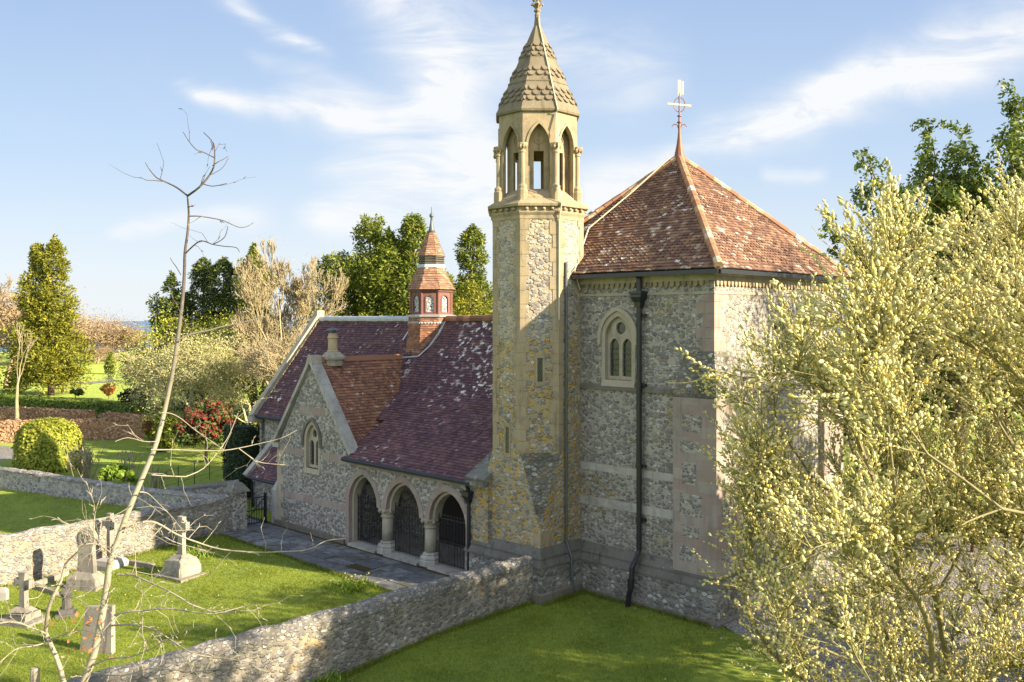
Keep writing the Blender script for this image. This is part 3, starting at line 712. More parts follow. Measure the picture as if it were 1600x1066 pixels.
# stone bands and quoins
mb = MB()
mb.box(TL - .012, A1[0] - A1[1] - .2, -.012, .3, 1.30, 1.58)
for a, b in ((TL, -3.0), (-1.62, .1)): mb.box(a, b, -.012, .2, 3.22, 3.52)
mb.box(-3.35, -1.45, -.012, .2, 5.02, 5.34)
mb.box(.3, 7.4, -.012, .2, 3.22, 3.40)
part('stone_band', mb, 'stone_pink')
mb = MB(); quoins(mb, qcorner(TL, 0, -1, -1), 0, 3.3, .5, .3)
part('quoins', mb, 'stone')
mb = MB(); mb.box(TL - .1, A1[0] - A1[1] - .22, -.10, .1, -.4, .24); part('footing', mb, 'stone_dark', jit=.008)
mb = MB(); mb.loops([[(TL - a, -.02 - b, z) for a, b in ((.36, .06), (-.05, .06), (-.05, -.5), (.36, -.5))] for z in (-.4, 1.5)]); mb.loops([[(TL - .36, -.1, 1.5), (TL + .05, -.1, 1.5), (TL + .05, .5, 1.5), (TL - .36, .5, 1.5)], [(TL - .03, .02, 2.0), (TL + .05, .02, 2.0), (TL + .05, .5, 2.0), (TL - .03, .5, 2.0)]])
part('corner_buttress', mb, 'stone_grey', jit=.006)
# roofs
EV, EZ, BV, BZ = -.25, 3.50, 3.8, 5.88
sl = []
mb = MB()
slab(mb, (.1, EV, EZ), (7.6, EV, EZ), (7.6, BV, BZ), (.1, BV, BZ))
slab(mb, (-5.0, BV, BZ), (8, BV, BZ), (8, VR, ZR), (-5.0, VR, ZR))
slab(mb, (-11.0, 2.42, 4.22), (-4.9, 2.42, 4.22), (-4.9, VR, ZR), (-11.0, VR, ZR))
slab(mb, (8, 9.98, 4.22), (-11.0, 9.98, 4.22), (-11.0, VR, ZR), (8, VR, ZR))
nroof = part('nave_roof', mb, 'dark')
def zt_(u): return 7.34 - abs(u - TC) * 1.39              # transept roof plane
def not_in_transept(p): return not (TL < p.x < TR + .02 and p.z < zt_(p.x) - .16 and p.y < 4.9)
mb = MB(); tiles(mb, (.0, EV, EZ), (7.55, EV, EZ), (7.55, BV, BZ), (.0, BV, BZ), .15, .18, keep=not_in_transept, th=.03); tiles(mb, (-1.6, EV+2.2, EZ+2.2*.588), (0, EV+2.2, EZ+2.2*.588), (0, BV, BZ), (-1.6, BV, BZ), .15, .18, keep=not_in_transept, th=.03)
obj('lower_tiles', mb, M['tile_new'], nroof, fix=False)
mb = MB(); tiles(mb, (-3.6, BV, BZ), (8, BV, BZ), (8, VR, ZR), (-3.6, VR, ZR), .13, .17, keep=lambda p: p.x > -1.95 and not_in_transept(p)); obj('upper_tiles', mb, M['tile_old'], nroof, fix=False)
mb = MB(); tiles(mb, (-10.95, 2.40, 4.20), (-1.95, 2.40, 4.20), (-1.95, VR, ZR), (-10.95, VR, ZR), .14, .18, style=lambda k: 'scallop' if k % 12 in (4,5,6,7,8) else 'plain', keep=not_in_transept, th=.028); obj('west_tiles', mb, M['tile_mid'], nroof, fix=False)
mb = MB(); ridge_tiles(mb, (-10.9, VR, ZR + .04), (-2.95, VR, ZR + .04), .16, .4); obj('lead_ridge', mb, M['lead'], nroof)
mb = MB(); ridge_tiles(mb, (-.92, VR, ZR + .05), (8, VR, ZR + .05), .16, .42); obj('ridge_tiles', mb, M['tile_orange'], nroof)
mb = MB(); mb.tube([(.2, EV - .05, EZ - .02), (7.62, EV - .05, EZ - .06)], .085, 8); g_ = part('gutter', mb, 'drain')
mb = MB(); mb.tube([(-11.0, 2.33, 4.16), (-5.0, 2.33, 4.16)], .085, 8); part('gutter', mb, 'drain')
mb = MB(); mb.tube([(7.39, -.28, 3.45), (7.39, -.2, 3.2), (7.39, -.17, 2.9), (7.39, -.17, .0)], .07, 9)
dp = part('downpipe', mb, 'drain')
mb = MB(); mb.loops([[(7.39 + x * a, -.19 + y * a, z) for x, y in ((-1,-1),(1,-1),(1,1),(-1,1))] for a, z in ((.07, 2.72), (.09, 2.82), (.17, 2.98), (.17, 3.05), (.21, 3.06), (.21, 3.14), (.1, 3.14))]); obj('hopper', mb, M['drain'], dp)
# porch end wall with mossy coping
mb = MB(); mb.ext([(-.12, 0), (2.9, 0), (2.9, 3.62 + .588 * 2.9), (-.12, 3.62)], [], lambda a, b, d_: (7.52 + d_, a, b), 0, .75); part('porch_end_wall', mb, 'flint_tower')
mb = MB(); mb.beam((7.86, -.32, 3.60), (7.86, 2.6, 5.32), .95, .14); mb.beam((7.86, -.36, 3.46), (7.86, -.1, 3.5), .9, .16); part('porch_coping', mb, 'cap', jit=.015)
# transept roof
mb = MB(); RZ = 7.34
slab(mb, (TR, .1, 3.64), (TR, 3.9, 3.64), (TC, 5.0, RZ), (TC, .1, RZ), .1); slab(mb, (TL, 3.9, 3.64), (TL, .1, 3.64), (TC, .1, RZ), (TC, 5.0, RZ), .1)
troof = part('transept_roof', mb, 'dark')
def above_nave(p): 
    z = EZ + (p.y - EV) * .588 if p.y < BV else BZ + (p.y - BV) * 1.3
    return p.z > z - .28
mb = MB(); tiles(mb, (TR, .3, 3.64), (TR, 4.95, 3.64), (TC, 4.95, RZ), (TC, .3, RZ), .14, .18, style=lambda k: 'scallop' if k % 10 in (3,4,5,6) else 'plain', keep=above_nave, th=.03)
obj('roof_tiles', mb, M['tile_orange'], troof, fix=False)
mb = MB(); tiles(mb, (TL, 4.9, 3.64), (TL, .3, 3.64), (TC, .3, RZ), (TC, 4.9, RZ), .14, .18); obj('side_tiles', mb, M['tile_new'], troof, fix=False)
mb = MB(); mb.loops([[(TC + x, y, RZ + z) for x, z in ((-.16, -.12), (0, .1), (.16, -.12))] for y in (.3, 4.9)]); obj('ridge', mb, M['tile_orange'], troof)
# gable copings
def coping(name, pts, w, h, side, mat='stone_grey'):
    mb = MB()
    for a, b in zip(pts, pts[1:]):
        a, b = Vector(a), Vector(b); n = max(1, int((b - a).length / .62)); t_ = (b - a) / n
        for k in range(n): mb.beam(a + t_ * (k + .004), a + t_ * (k + .996), w, h * random.uniform(.97, 1.03), side=side)
    return part(name, mb, mat)
dz = .06
coping('gable_coping', [(TR + .18, .12, 3.60 + dz), (TC, .12, 7.26 + dz)], .50, .15, (0, 1, 0)); coping('gable_coping', [(TL - .18, .12, 3.60 + dz), (TC, .12, 7.26 + dz)], .50, .15, (0, 1, 0))
mb = MB(); mb.loops([[(TC - .24, -.13, 7.16), (TC + .24, -.13, 7.16), (TC + .24, .38, 7.16), (TC - .24, .38, 7.16)], [(TC - .12, -.12, 7.52), (TC + .12, -.12, 7.52), (TC + .12, .37, 7.52), (TC - .12, .37, 7.52)]]); part('gable_apex', mb, 'stone')
mb = MB(); mb.loops([[(x, y, z) for x, y in ((TR - .2, -.1), (TR + .28, -.1), (TR + .28, .36), (TR - .2, .36))] for z in (3.42, 3.62)]); mb.loops([[(x, y, z) for x, y in ((TL - .28, -.1), (TL + .2, -.1), (TL + .2, .36), (TL - .28, .36))] for z in (3.42, 3.62)]); part('kneeler', mb, 'stone_grey')
coping('nave_coping', [(-11.12, 2.2, 4.15), (-11.12, 6.2, 9.36)], .34, .2, (1, 0, 0), 'stone'); coping('nave_coping', [(-11.12, 10.2, 4.15), (-11.12, 6.2, 9.36)], .34, .2, (1, 0, 0), 'stone')
mb = MB(); mb.box(-11.3, -10.94, 5.98, 6.42, 9.22, 9.5); part('gable_apex', mb, 'stone')
mb = MB(); mb.box(-11.3, -10.9, 2.1, 2.9, 3.85, 4.15); part('kneeler', mb, 'stone_grey')
# lean-to in the corner
mb = MB(); mb.box(-9.45, TL, 1.25, 1.55, -.5, 1.55); mb.ext([(1.25, -.5), (2.75, -.5), (2.75, 3.0), (1.25, 1.55)], [], lambda a, b, d_: (-9.5 + d_, a, b), 0, .3); part('leanto_wall', mb, 'flint_nave')
mb = MB(); slab(mb, (-9.4, 1.02, 1.50), (TL, 1.02, 1.50), (TL, 2.75, 3.2), (-9.4, 2.75, 3.2)); lr = part('leanto_roof', mb, 'dark')
mb = MB(); tiles(mb, (-9.3, 1.0, 1.50), (TL, 1.0, 1.50), (TL, 2.72, 3.2), (-9.3, 2.72, 3.2), .13, .17); obj('roof_tiles', mb, M['tile_new'], lr, fix=False)
coping('leanto_coping', [(-9.4, .9, 1.52), (-9.4, 2.72, 3.33)], .36, .18, (1, 0, 0))
mb = MB(); mb.tube([(-9.3, .93, 1.46), (TL, .93, 1.44)], .07, 7); mb.tube([(-9.15, .95, 1.4), (-9.15, 1.1, 1.2), (-9.15, 1.14, -.3)], .06, 7); part('leanto_gutter', mb, 'drain')
mb = MB(); mb.box(-7.3, -6.8, 1.235, 1.26, .5, 1.3); part('slit_window', mb, 'glass')
mb = MB(); mb.tube([(-6.1, 2.45, 4.1), (-6.1, 2.6, 3.7), (-6.1, 2.62, 3.0)], .06, 7); mb.box(-6.25, -5.95, 2.48, 2.7, 3.35, 3.65); part('rainwater_head', mb, 'drain')
# chimney on the transept ridge
mb = MB(); mb.loops([octv(TC, 1.06, h, z) for h, z in ((.42, 7.05), (.42, 7.30), (.50, 7.32), (.50, 7.42), (.30, 7.62), (.26, 7.63))]); ch = part('chimney_stack', mb, 'stone')
mb = MB(); mb.lathe(TC, 1.06, [(.25, 7.62), (.25, 7.68), (.205, 7.72), (.195, 8.2), (.235, 8.22), (.235, 8.28), (.2, 8.30), (.19, 8.42), (.12, 8.43)], 14); obj('chimney_pot', mb, M['tile_cream'] if 'tile_cream' in M else M['stone'], ch)
mb = MB(); mb.lathe(TC, 1.06, [(.12, 8.4), (.12, 8.56)], 8); mb.lathe(TC, 1.06, [(.30, 8.55), (.30, 8.57), (.1, 8.66), (.02, 8.68)], 14); obj('cowl', mb, M['leaddark'], ch)

# --- timber lantern on the ridge
LU, LV = -1.93, VR
mb = MB(); base = [(1.55, 6.5), (1.32, 7.1), (1.14, 7.7), (1.05, 8.4), (1.02, 9.12)]
mb.loops([octv(LU, LV, h - .03, z) for h, z in base])
lan = part('lantern', mb, 'tile_orange')
mb = MB()
for (h0, z0), (h1, z1) in zip(base, base[1:]):
    a8, b8_ = octv(LU, LV, h0 - .02, z0), octv(LU, LV, h1 - .02, z1)
    for k in range(8): tiles(mb, a8[k], a8[(k + 1) % 8], b8_[(k + 1) % 8], b8_[k], .105, .17, th=.02)
obj('hung_tiles', mb, M['tile_orange'], lan, fix=False)
mb = MB(); mb.loops([octv(LU, LV, h, z) for h, z in ((1.03, 8.86), (1.01, 9.12), (1.1, 9.14), (1.12, 9.22), (.98, 9.24))])
for k in range(8):
    nn = Vector((math.cos(R(45 * k)), math.sin(R(45 * k)), 0)); tt = Vector((-nn.y, nn.x, 0)); cc_ = Vector((LU, LV, 0))
    for q in range(6): mb.ico(cc_ + nn * 1.025 + tt * (-.36 + .145 * q) + Vector((0, 0, 8.85)), (.06, .06, .05), 5, 3)
obj('lead_flashing', mb, M['lead'], lan)
mb = MB()
ap = [(LU + 1.06, VR - .06, 8.98), (LU + 1.12, VR - .5, 8.42), (LU + 1.02, VR - .95, 7.86), (LU + .62, VR - 1.33, 7.36), (LU - .5, VR - 1.38, 7.28)]
for q0, q1 in zip(ap, ap[1:]): mb.beam(q0, q1, .12, .06)
mb.beam((LU - 1.06, VR - .06, 8.98), (LU - 1.1, VR - .8, 8.05), .1, .05); obj('lead_apron', mb, M['lead'], lan)
def fl(ang, nx):
    nn = Vector((math.cos(R(ang)), math.sin(R(ang)), 0)); tt = Vector((-nn.y, nn.x, 0))
    return lambda a, b, d_: tuple(Vector((LU, LV, 0)) + nn * (nx - d_) + tt * a + Vector((0, 0, b)))
mb = MB(); LH = .92; lw = LH * math.tan(R(22.5)); gl = MB()
for k in range(8):
    f = fl(45 * k, LH)
    mb.ext([(-lw, 9.2), (lw, 9.2), (lw, 10.36), (-lw, 10.36)], [arch(0, 9.36, 9.93, .19, .2, 6)], f, 0, .06)
    annulus(mb, arch(0, 9.34, 9.93, .235, .25, 6), arch(0, 9.34, 9.93, .18, .19, 6), f, -.025, .03)
    gl.ext(arch(0, 9.34, 9.93, .2, .21, 6), [], f, .04, .05)
for p in octv(LU, LV, LH - .01, 0): mb.lathe(p[0], p[1], [(.055, 9.2), (.055, 10.38)], 6)
mb.loops([octv(LU, LV, h, z) for h, z in ((.98, 10.28), (1.0, 10.30), (1.0, 10.38), (.9, 10.4))]); mb.loops([octv(LU, LV, h, z) for h, z in ((.96, 9.2), (.96, 9.28), (.92, 9.30))])
lb = obj('lantern_frame', mb, M['redwood'], lan); obj('lantern_glazing', gl, M['lglass'], lan)
mb = MB(); rf = [(1.10, 10.38), (.86, 10.78), (.70, 11.12), (.60, 11.42)]
mb.loops([octv(LU, LV, h - .03, z) for h, z in rf]); mb.loops([octv(LU, LV, h - .03, z) for h, z in ((.62, 11.95), (.42, 12.45), (.19, 13.05))])
for (h0, z0), (h1, z1) in zip(rf, rf[1:]):
    a8, b8_ = octv(LU, LV, h0, z0), octv(LU, LV, h1, z1)
    for k in range(8): tiles(mb, a8[k], a8[(k + 1) % 8], b8_[(k + 1) % 8], b8_[k], .11, .19, th=.022)
for (h0, z0), (h1, z1) in zip(((.60, 11.95), (.40, 12.45)), ((.40, 12.45), (.18, 13.05))):
    a8, b8_ = octv(LU, LV, h0, z0), octv(LU, LV, h1, z1)
    for k in range(8): tiles(mb, a8[k], a8[(k + 1) % 8], b8_[(k + 1) % 8], b8_[k], .10, .19, th=.02)
obj('lantern_roof', mb, M['tile_lantern'] if 'tile_lantern' in M else M['tile_orange'], lan, fix=False)
mb = MB(); mb.loops([octv(LU, LV, h, z) for h, z in ((.62, 11.38), (.66, 11.42), (.63, 11.56), (.55, 11.57))]); obj('lead_collar', mb, M['lead'], lan)
mb = MB()
for q in range(4):
    z = 11.58 + q * .10; mb.loops([octv(LU, LV, h, zz) for h, zz in ((.50, z), (.57 + .01 * (q % 2), z + .02), (.60, z + .07), (.50, z + .10))])
obj('louvres', mb, M['stone_dark'], lan)
mb = MB(); mb.lathe(LU, LV, [(.20, 13.02), (.12, 13.25), (.06, 13.55), (.045, 13.75), (.10, 13.80), (.105, 13.86), (.06, 13.94), (.02, 13.97), (.012, 14.25)], 10); obj('lantern_finial', mb, M['leaddark'], lan, smooth=True)
# ------------------------------------------------------------------ ground
m, t = newmat('grass_turf'); c = t.pos()
k = t.mix(t.ss(t.noise(c, .55, 5, .65), .35, .65), (.080,.122,.014), (.160,.212,.020))
k = t.mix(t.ss(t.noise(c, 4.5, 5, .7), .40, .68), k, (.205,.235,.03))
k = t.mix(t.math('MULTIPLY', t.ss(t.noise(c, 1.3, 6, .7), .56, .70), .6), k, (.085,.11,.02))
k = t.mix(t.math('MULTIPLY', t.ss(t.noise(c, 60, 3, .8), .5, .75), .5), k, (.035,.05,.010))
t.out(k, .9, t.bump(t.noise(c, 45, 5, .8), .9, .05), .15, **{'Sheen Weight': .32, 'Sheen Roughness': .45, 'Sheen Tint': (.62, .80, .20, 1)}); M['turf'] = m
m, t = newmat('gravel'); c = t.pos()
v = t.n('ShaderNodeTexVoronoi', {'Vector': c, 'Scale': 24.0}); rr_ = t.n('ShaderNodeSeparateColor', {0: v.outputs['Color']}).outputs[0]
k = t.ramp(rr_, [(0, (.10,.095,.09)), (.4, (.24,.225,.20)), (.75, (.36,.34,.30)), (1, (.50,.47,.42))])
k = t.mix(t.ss(v.outputs[0], .25, .75), k, t.mix(.6, k, (.05,.045,.04)))
k = t.mix(t.math('MULTIPLY', t.ss(t.noise(c, .8, 5), .5, .65), .5), k, (.14,.12,.09))
t.out(k, .9, t.bump(t.math('SUBTRACT', 1.0, v.outputs[0]), .9, .03), .25); M['gravel'] = m
m, t = newmat('slate_paving'); c = t.obj()
k = t.mix(t.isl(), (.09,.094,.105), (.20,.205,.215))
k = t.mix(t.ss(t.noise(c, 2.5, 6, .65), .45, .62), k, (.075,.075,.07))
k = t.mix(t.math('MULTIPLY', t.ss(t.noise(c, .9, 6, .7), .50, .60), .75), k, (.055,.055,.025))
k = t.mix(t.ss(t.noise(c, 13, 6, .7), .58, .68), k, (.25,.26,.26))
t.out(k, t.math('ADD', .42, t.math('MULTIPLY', t.noise(c, 3, 5), .4)), t.bump(t.noise(c, 8, 8, .7), .6, .03), .45); M['slate'] = m
m, t = newmat('moss_soil'); c = t.pos()
t.out(t.mix(t.noise(c, 5, 6, .7), (.028,.026,.014), (.095,.075,.032)), .95, t.bump(t.noise(c, 30, 4), .6, .03), .1); M['soil'] = m
m, t = newmat('sea_water'); c = t.pos()
t.out((.055,.14,.26), .35, t.bump(t.noise(c, .05, 4), .3, 1.0), .5); M['sea'] = m

def axis(lo, hi, step, ends):
    mid = list(np.arange(lo, hi + step, step)); a = [lo]; s = step
    while a[0] > ends[0]: s *= 1.35; a.insert(0, a[0] - s)
    b = [mid[-1]]; s = step
    while b[-1] < ends[1]: s *= 1.35; b.append(b[-1] + s)
    return np.array(a[:-1] + mid + b[1:])
xs = axis(-34, 22, .5, (-45000, 45000)); ys = axis(14, 62, .5, (-20000, 50000))
Xg, Yg = np.meshgrid(xs, ys); Zg = gz(Xg, Yg)
near = (np.abs(Xg) < 45) & (Yg < 75) & (Yg > 5)
Zg = Zg + near * .018 * (np.sin(Xg * 1.9 + np.sin(Yg * 1.3)) + np.sin(Yg * 2.3 + 1.7 * np.sin(Xg * .9))) - (Yg > 1500) * 6
nx_, ny_ = len(xs), len(ys); idx = np.arange(nx_ * ny_).reshape(ny_, nx_)
Fg = np.stack([idx[:-1, :-1], idx[:-1, 1:], idx[1:, 1:], idx[1:, :-1]], -1).reshape(-1, 4)
tag(npmesh('ground', np.stack([Xg, Yg, Zg], -1).reshape(-1, 3), Fg, M['turf'], smooth=True), kind='structure')
smb = MB(); smb.poly([(-40000, 420, -56), (40000, 420, -56), (40000, 45000, -56), (-40000, 45000, -56)])
tag(obj('sea', smb, M['sea']), kind='structure')
def strip(name, L, Rr, mat, dz=.03, n=24):
    V = []; 
    for (x0, y0), (x1, y1) in zip(L, Rr):
        for k in range(n + 1):
            x, y = x0 + (x1 - x0) * k / n, y0 + (y1 - y0) * k / n; V.append((x, y, float(gz(x, y)) + dz))
    Fc = [[i * (n + 1) + k, i * (n + 1) + k + 1, (i + 1) * (n + 1) + k + 1, (i + 1) * (n + 1) + k] for i in range(len(L) - 1) for k in range(n)]
    return tag(npmesh(name, np.array(V), np.array(Fc), mat), kind='structure')
gl_ = [L2W(16.0, 6), L2W(15.98, 2.0)] + [tuple(G(a, b)[:2]) for a, b in ((1150, 992), (1185, 1006), (1222, 1022), (1246, 1042), (1252, 1070), (1262, 1120), (1240, 1250))]
strip('gravel_drive', gl_, [(22, 46), (24, 38), (25, 33), (25, 30), (25, 27), (25, 25), (25, 22), (24, 19), (22, 14)], M['gravel'], .035)
strip('garden_path', [tuple(G(a, b)[:2]) for a, b in ((-120, 706), (0, 697), (30, 700))], [tuple(G(a, b)[:2]) for a, b in ((-120, 735), (0, 722), (40, 714))], M['gravel'], .03, 6)
strip('lawn_path', [tuple(G(a, b)[:2]) for a, b in ((88, 600), (140, 597), (178, 594))], [tuple(G(a, b)[:2]) for a, b in ((88, 602), (140, 600), (180, 597))], M['gravel'], .05, 6)
# moss bed and riven slabs along the porch
V = []; 
def locstrip(name, u0, u1, v0, v1, mat, dz):
    us = np.arange(u0, u1 + .01, .5); pts = []
    return strip(name, [L2W(u, v0) for u in us], [L2W(u, v1) for u in us], mat, dz, 6)
locstrip('path_bed', -9.0, 10.0, -2.75, .0, M['soil'], .032)
mb = MB(); random.seed(12)
v = -2.66
for row in range(4):
    dv_ = (.62, .55, .68, .5)[row]; u = -8.9 + random.random() * .5
    while u < 9.8:
        L_ = random.uniform(.7, 1.5); u2 = min(u + L_, 9.85)
        if random.random() < .96 and u2 - u > .2:
            h = .055 + random.random() * .022; g_ = .018; jj = lambda: random.gauss(0, .02)
            q = [(u + g_ + jj(), v + g_ + jj() * .6), (u2 - g_ + jj(), v + g_ + jj() * .6), (u2 - g_ + jj(), v + dv_ - g_ + jj() * .6), (u + g_ + jj(), v + dv_ - g_ + jj() * .6)]
            w_ = [L2W(*p) for p in q]
            mb.loops([[(x, y, z + float(gz(x, y))) for x, y in w_] for z in (.0, h)], False, True)
        u = u2
    v += dv_
tag(obj('paved_path', mb, M['slate'], fix=True), kind='structure')

# ------------------------------------------------------------------ boundary walls
def wall(name, label, pts, th, top, body, cap, seed, capd=.26, base=-1.0, step=.33):
    random.seed(seed); root = thing(name, label, 'stone wall', (*pts[0], 0))
    P_ = [Vector((*p, 0)) for p in pts]; line = []
    for a, b in zip(P_, P_[1:]):
        n = max(1, int((b - a).length / step)); line += [(a + (b - a) * k / n) for k in range(n)]
    line.append(P_[-1]); tops = top if hasattr(top, '__len__') else [top] * len(pts)
    cum = [0]; 
    for a, b in zip(P_, P_[1:]): cum.append(cum[-1] + (b - a).length)
    dist = 0; bl, cl = [], []; h = th / 2
    for k, p in enumerate(line):
        if k: dist += (p - line[k - 1]).length
        t_ = (line[min(k + 1, len(line) - 1)] - line[max(k - 1, 0)]).normalized(); nn = Vector((-t_.y, t_.x, 0))
        zt = float(np.interp(dist, cum, tops)) + random.gauss(0, .018); zc = zt - capd
        j = lambda s=.014: random.gauss(0, s)
        q = p - P_[0]
        bl.append([q + nn * (-h + j()) + Vector((0, 0, base)), q + nn * (-h + j()) + Vector((0, 0, zc * .5)), q + nn * (-h + j()) + Vector((0, 0, zc + .03)), q + nn * (h + j()) + Vector((0, 0, zc + .03)), q + nn * (h + j()) + Vector((0, 0, zc * .5)), q + nn * (h + j()) + Vector((0, 0, base))])
        o = h + .03
        cl.append([q + nn * x + Vector((0, 0, z)) for x, z in ((-o + j(), zc + j()), (-o * .96 + j(), zc + capd * .45 + j()), (-o * .55 + j(), zt - .03 + j()), (0, zt + j()), (o * .55 + j(), zt - .03 + j()), (o * .96 + j(), zc + capd * .45 + j()), (o + j(), zc + j()))])
    b = MB(); b.loops(bl); obj('masonry', b, body, root)
    c_ = MB(); c_.loops(cl); obj('coping', c_, cap, root)
    return root
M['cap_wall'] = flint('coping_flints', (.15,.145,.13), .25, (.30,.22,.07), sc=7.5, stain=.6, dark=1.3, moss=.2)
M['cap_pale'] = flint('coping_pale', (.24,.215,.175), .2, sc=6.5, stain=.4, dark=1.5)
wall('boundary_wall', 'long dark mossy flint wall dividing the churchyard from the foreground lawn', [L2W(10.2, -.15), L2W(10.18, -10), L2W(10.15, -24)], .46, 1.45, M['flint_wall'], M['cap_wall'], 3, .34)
wall('boundary_wall', 'flint churchyard wall behind the graves, sunlit pale at its near end', [L2W(-5.45, -2.0), L2W(-5.45, -5.5), L2W(-5.3, -12), L2W(-5.2, -32)], .5, [1.62, 1.44, 1.40, 1.4], M['flint_rubble'], M['cap_pale'], 5, .2)
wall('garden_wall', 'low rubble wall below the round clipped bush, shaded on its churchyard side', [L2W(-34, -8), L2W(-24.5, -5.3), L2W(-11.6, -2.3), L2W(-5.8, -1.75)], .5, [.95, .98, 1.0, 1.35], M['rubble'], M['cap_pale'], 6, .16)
wall('garden_wall', 'short grey wall running up to the lean-to behind the gate pier', [L2W(-11.5, -2.0), L2W(-9.75, .75)], .45, [1.08, 1.3], M['rubble'], M['cap'], 8, .16)
root = thing('gate_pier', 'square stone pier with a weathered pointed cap beside the small iron gate', 'gate pier', (*L2W(-5.45, -1.78), -.4), ROT)
mb = MB(); mb.box(-.34, .34, -.34, .34, -.3, 2.05); obj('pier_shaft', mb, M['flint_nave'], root, jit=.012)
mb = MB(); mb.loops([[(x * a, y * a, z) for x, y in ((-1,-1),(1,-1),(1,1),(-1,1))] for a, z in ((.42, 2.05), (.42, 2.14), (.2, 2.42), (.08, 2.46))]); obj('pier_cap', mb, M['cap'], root, jit=.015)
root = thing('churchyard_gate', 'low black iron gate between the stone pier and the gabled wall', 'gate', (*L2W(-5.5, -1.42), 0), ROT)
mb = MB()
for k in range(9): mb.tube([(0, .05 + k * .12, .1), (0, .05 + k * .12, 1.22)], .013, 5)
obj('bars', mb, M['iron'], root)
mb = MB(); 
for z in (.14, .7, 1.24): mb.box(-.02, .02, .0, 1.08, z - .022, z + .022)
mb.box(-.03, .03, -.03, .03, 0, 1.35); mb.box(-.05, .05, 1.02, 1.12, 0, 1.4); mb.beam((0, .05, .2), (0, 1.0, 1.18), .03, .03, side=(1, 0, 0))
obj('frame', mb, M['iron'], root)

# ------------------------------------------------------------------ graves
M['grave'] = stone('grave_stone', (.22,.205,.175), .45, .9, (.09,.085,.06), .85)
M['grave_buff'] = stone('grave_pale', (.29,.265,.215), .4, .75, (.15,.13,.08), .75)  # paler stone, also for kerbs and bench
M['grave_dark'] = stone('grave_dark', (.075,.075,.075), .4, .3, (.25,.25,.22), .4)
M['grave_white'] = stone('grave_white', (.34,.33,.30), .2, .2, (.4,.38,.3), .2)
def steps(mb, sizes, z=0):
    for (a, b, h) in sizes: mb.loops([[(x * a, y * b, zz) for x, y in ((-1,-1),(1,-1),(1,1),(-1,1))] for zz in (z - .25 * (z == 0), z + h)]); z += h
    return z
def cross_outline(w, arm, z0, zc, zt, ends=.0):             # a latin cross in the x-z plane with flared ends
    e = ends
    return [(-w * 1.25, z0), (-w, zc - w), (-arm, zc - w - e), (-arm, zc + w + e), (-w, zc + w), (-w - e, zt), (w + e, zt), (w, zc + w), (arm, zc + w + e), (arm, zc - w - e), (w, zc - w), (w * 1.25, z0)]
fx = lambda th: (lambda a, b, d: (a, d, b))
def grave(name, label, px, py, rot, cat, **k):
    p = G(px, py); return thing(name, label, cat, p, R(rot), **k)
r_ = grave('stone_cross', 'lichened stone cross with rough flared arms on a stepped base, nearest the left edge', 37, 972, -18, 'grave cross')
mb = MB(); steps(mb, [(.62, .5, .13), (.36, .3, .2)]); mb.loops([[(x * a, y * a * .9, z) for x, y in ((-1,-1),(1,-1),(1,1),(-1,1))] for a, z in ((.3, .33), (.16, .47))]); obj('stepped_base', mb, M['grave'], r_, jit=.025)
mb = MB(); mb.ext(cross_outline(.095, .31, .4, 1.22, 1.56, .045), [], fx(0), -.08, .08); obj('cross', mb, M['grave'], r_, jit=.012)
r_ = grave('urn_monument', 'small dark marble urn on a low square plinth in front of the ornate headstone', 104, 962, 20, 'grave urn')
mb = MB(); steps(mb, [(.3, .3, .1), (.2, .2, .14)]); obj('plinth', mb, M['grave_dark'], r_)
mb = MB(); mb.lathe(0, 0, [(.15, .24), (.12, .5), (.11, .58), (.17, .66), (.2, .74), (.13, .8), (.02, .82)], 10); mb.ext(cross_outline(.045, .14, .55, .84, .98, .02), [], fx(0), -.05, .05); obj('urn', mb, M['grave_dark'], r_, jit=.01)
r_ = grave('headstone', 'tall carved headstone with a round wheel head on a wide ribbed base', 136, 918, -12, 'headstone')
mb = MB(); steps(mb, [(.62, .42, .14)]); mb.loops([[(x * a, y * a * .6, z) for x, y in ((-1,-1),(1,-1),(1,1),(-1,1))] for a, z in ((.58, .14), (.55, .34), (.36, .58))]); obj('ribbed_base', mb, M['grave'], r_, jit=.02)
mb = MB(); o_ = [(-.33, .5), (-.27, 1.45)] + [(.36 * math.cos(a), 1.72 + .36 * math.sin(a)) for a in np.linspace(math.pi * 1.22, -math.pi * .22, 17)] + [(.27, 1.45), (.33, .5)]
mb.ext(o_, [], fx(0), -.1, .1); mb.ext(circle(0, 1.74, .25, 16), [circle(0, 1.74, .19, 16)], fx(0), -.13, .13); mb.box(-.24, .24, -.125, .125, 1.70, 1.78); mb.box(-.04, .04, -.125, .125, 1.5, 1.98); obj('carved_stone', mb, M['grave'], r_, jit=.008)
r_ = grave('stone_cross', 'tall thin dark cross standing in a white stone block by the pale wall', 172, 886, -30, 'grave cross')
mb = MB(); mb.loops([[(x * a, y * a, z) for x, y in ((-1,-1),(1,-1),(1,1),(-1,1))] for a, z in ((.5, -.2), (.48, .14), (.4, .3), (.16, .36))]); obj('white_block', mb, M['grave_white'], r_, jit=.02)
mb = MB(); mb.ext(cross_outline(.085, .36, .3, 1.62, 2.02, .03), [], fx(0), -.08, .08); mb.ext(circle(0, 1.62, .25, 16), [circle(0, 1.62, .19, 16)], fx(0), -.05, .05); obj('cross', mb, M['grave'], r_)
r_ = grave('celtic_cross', 'wheel-headed celtic cross on a rounded boulder plinth with a kerb slab', 284, 898, -34, 'grave cross')
mb = MB(); steps(mb, [(.78, .6, .07)]); obj('kerb_slab', mb, M['grave_buff'], r_, jit=.012)
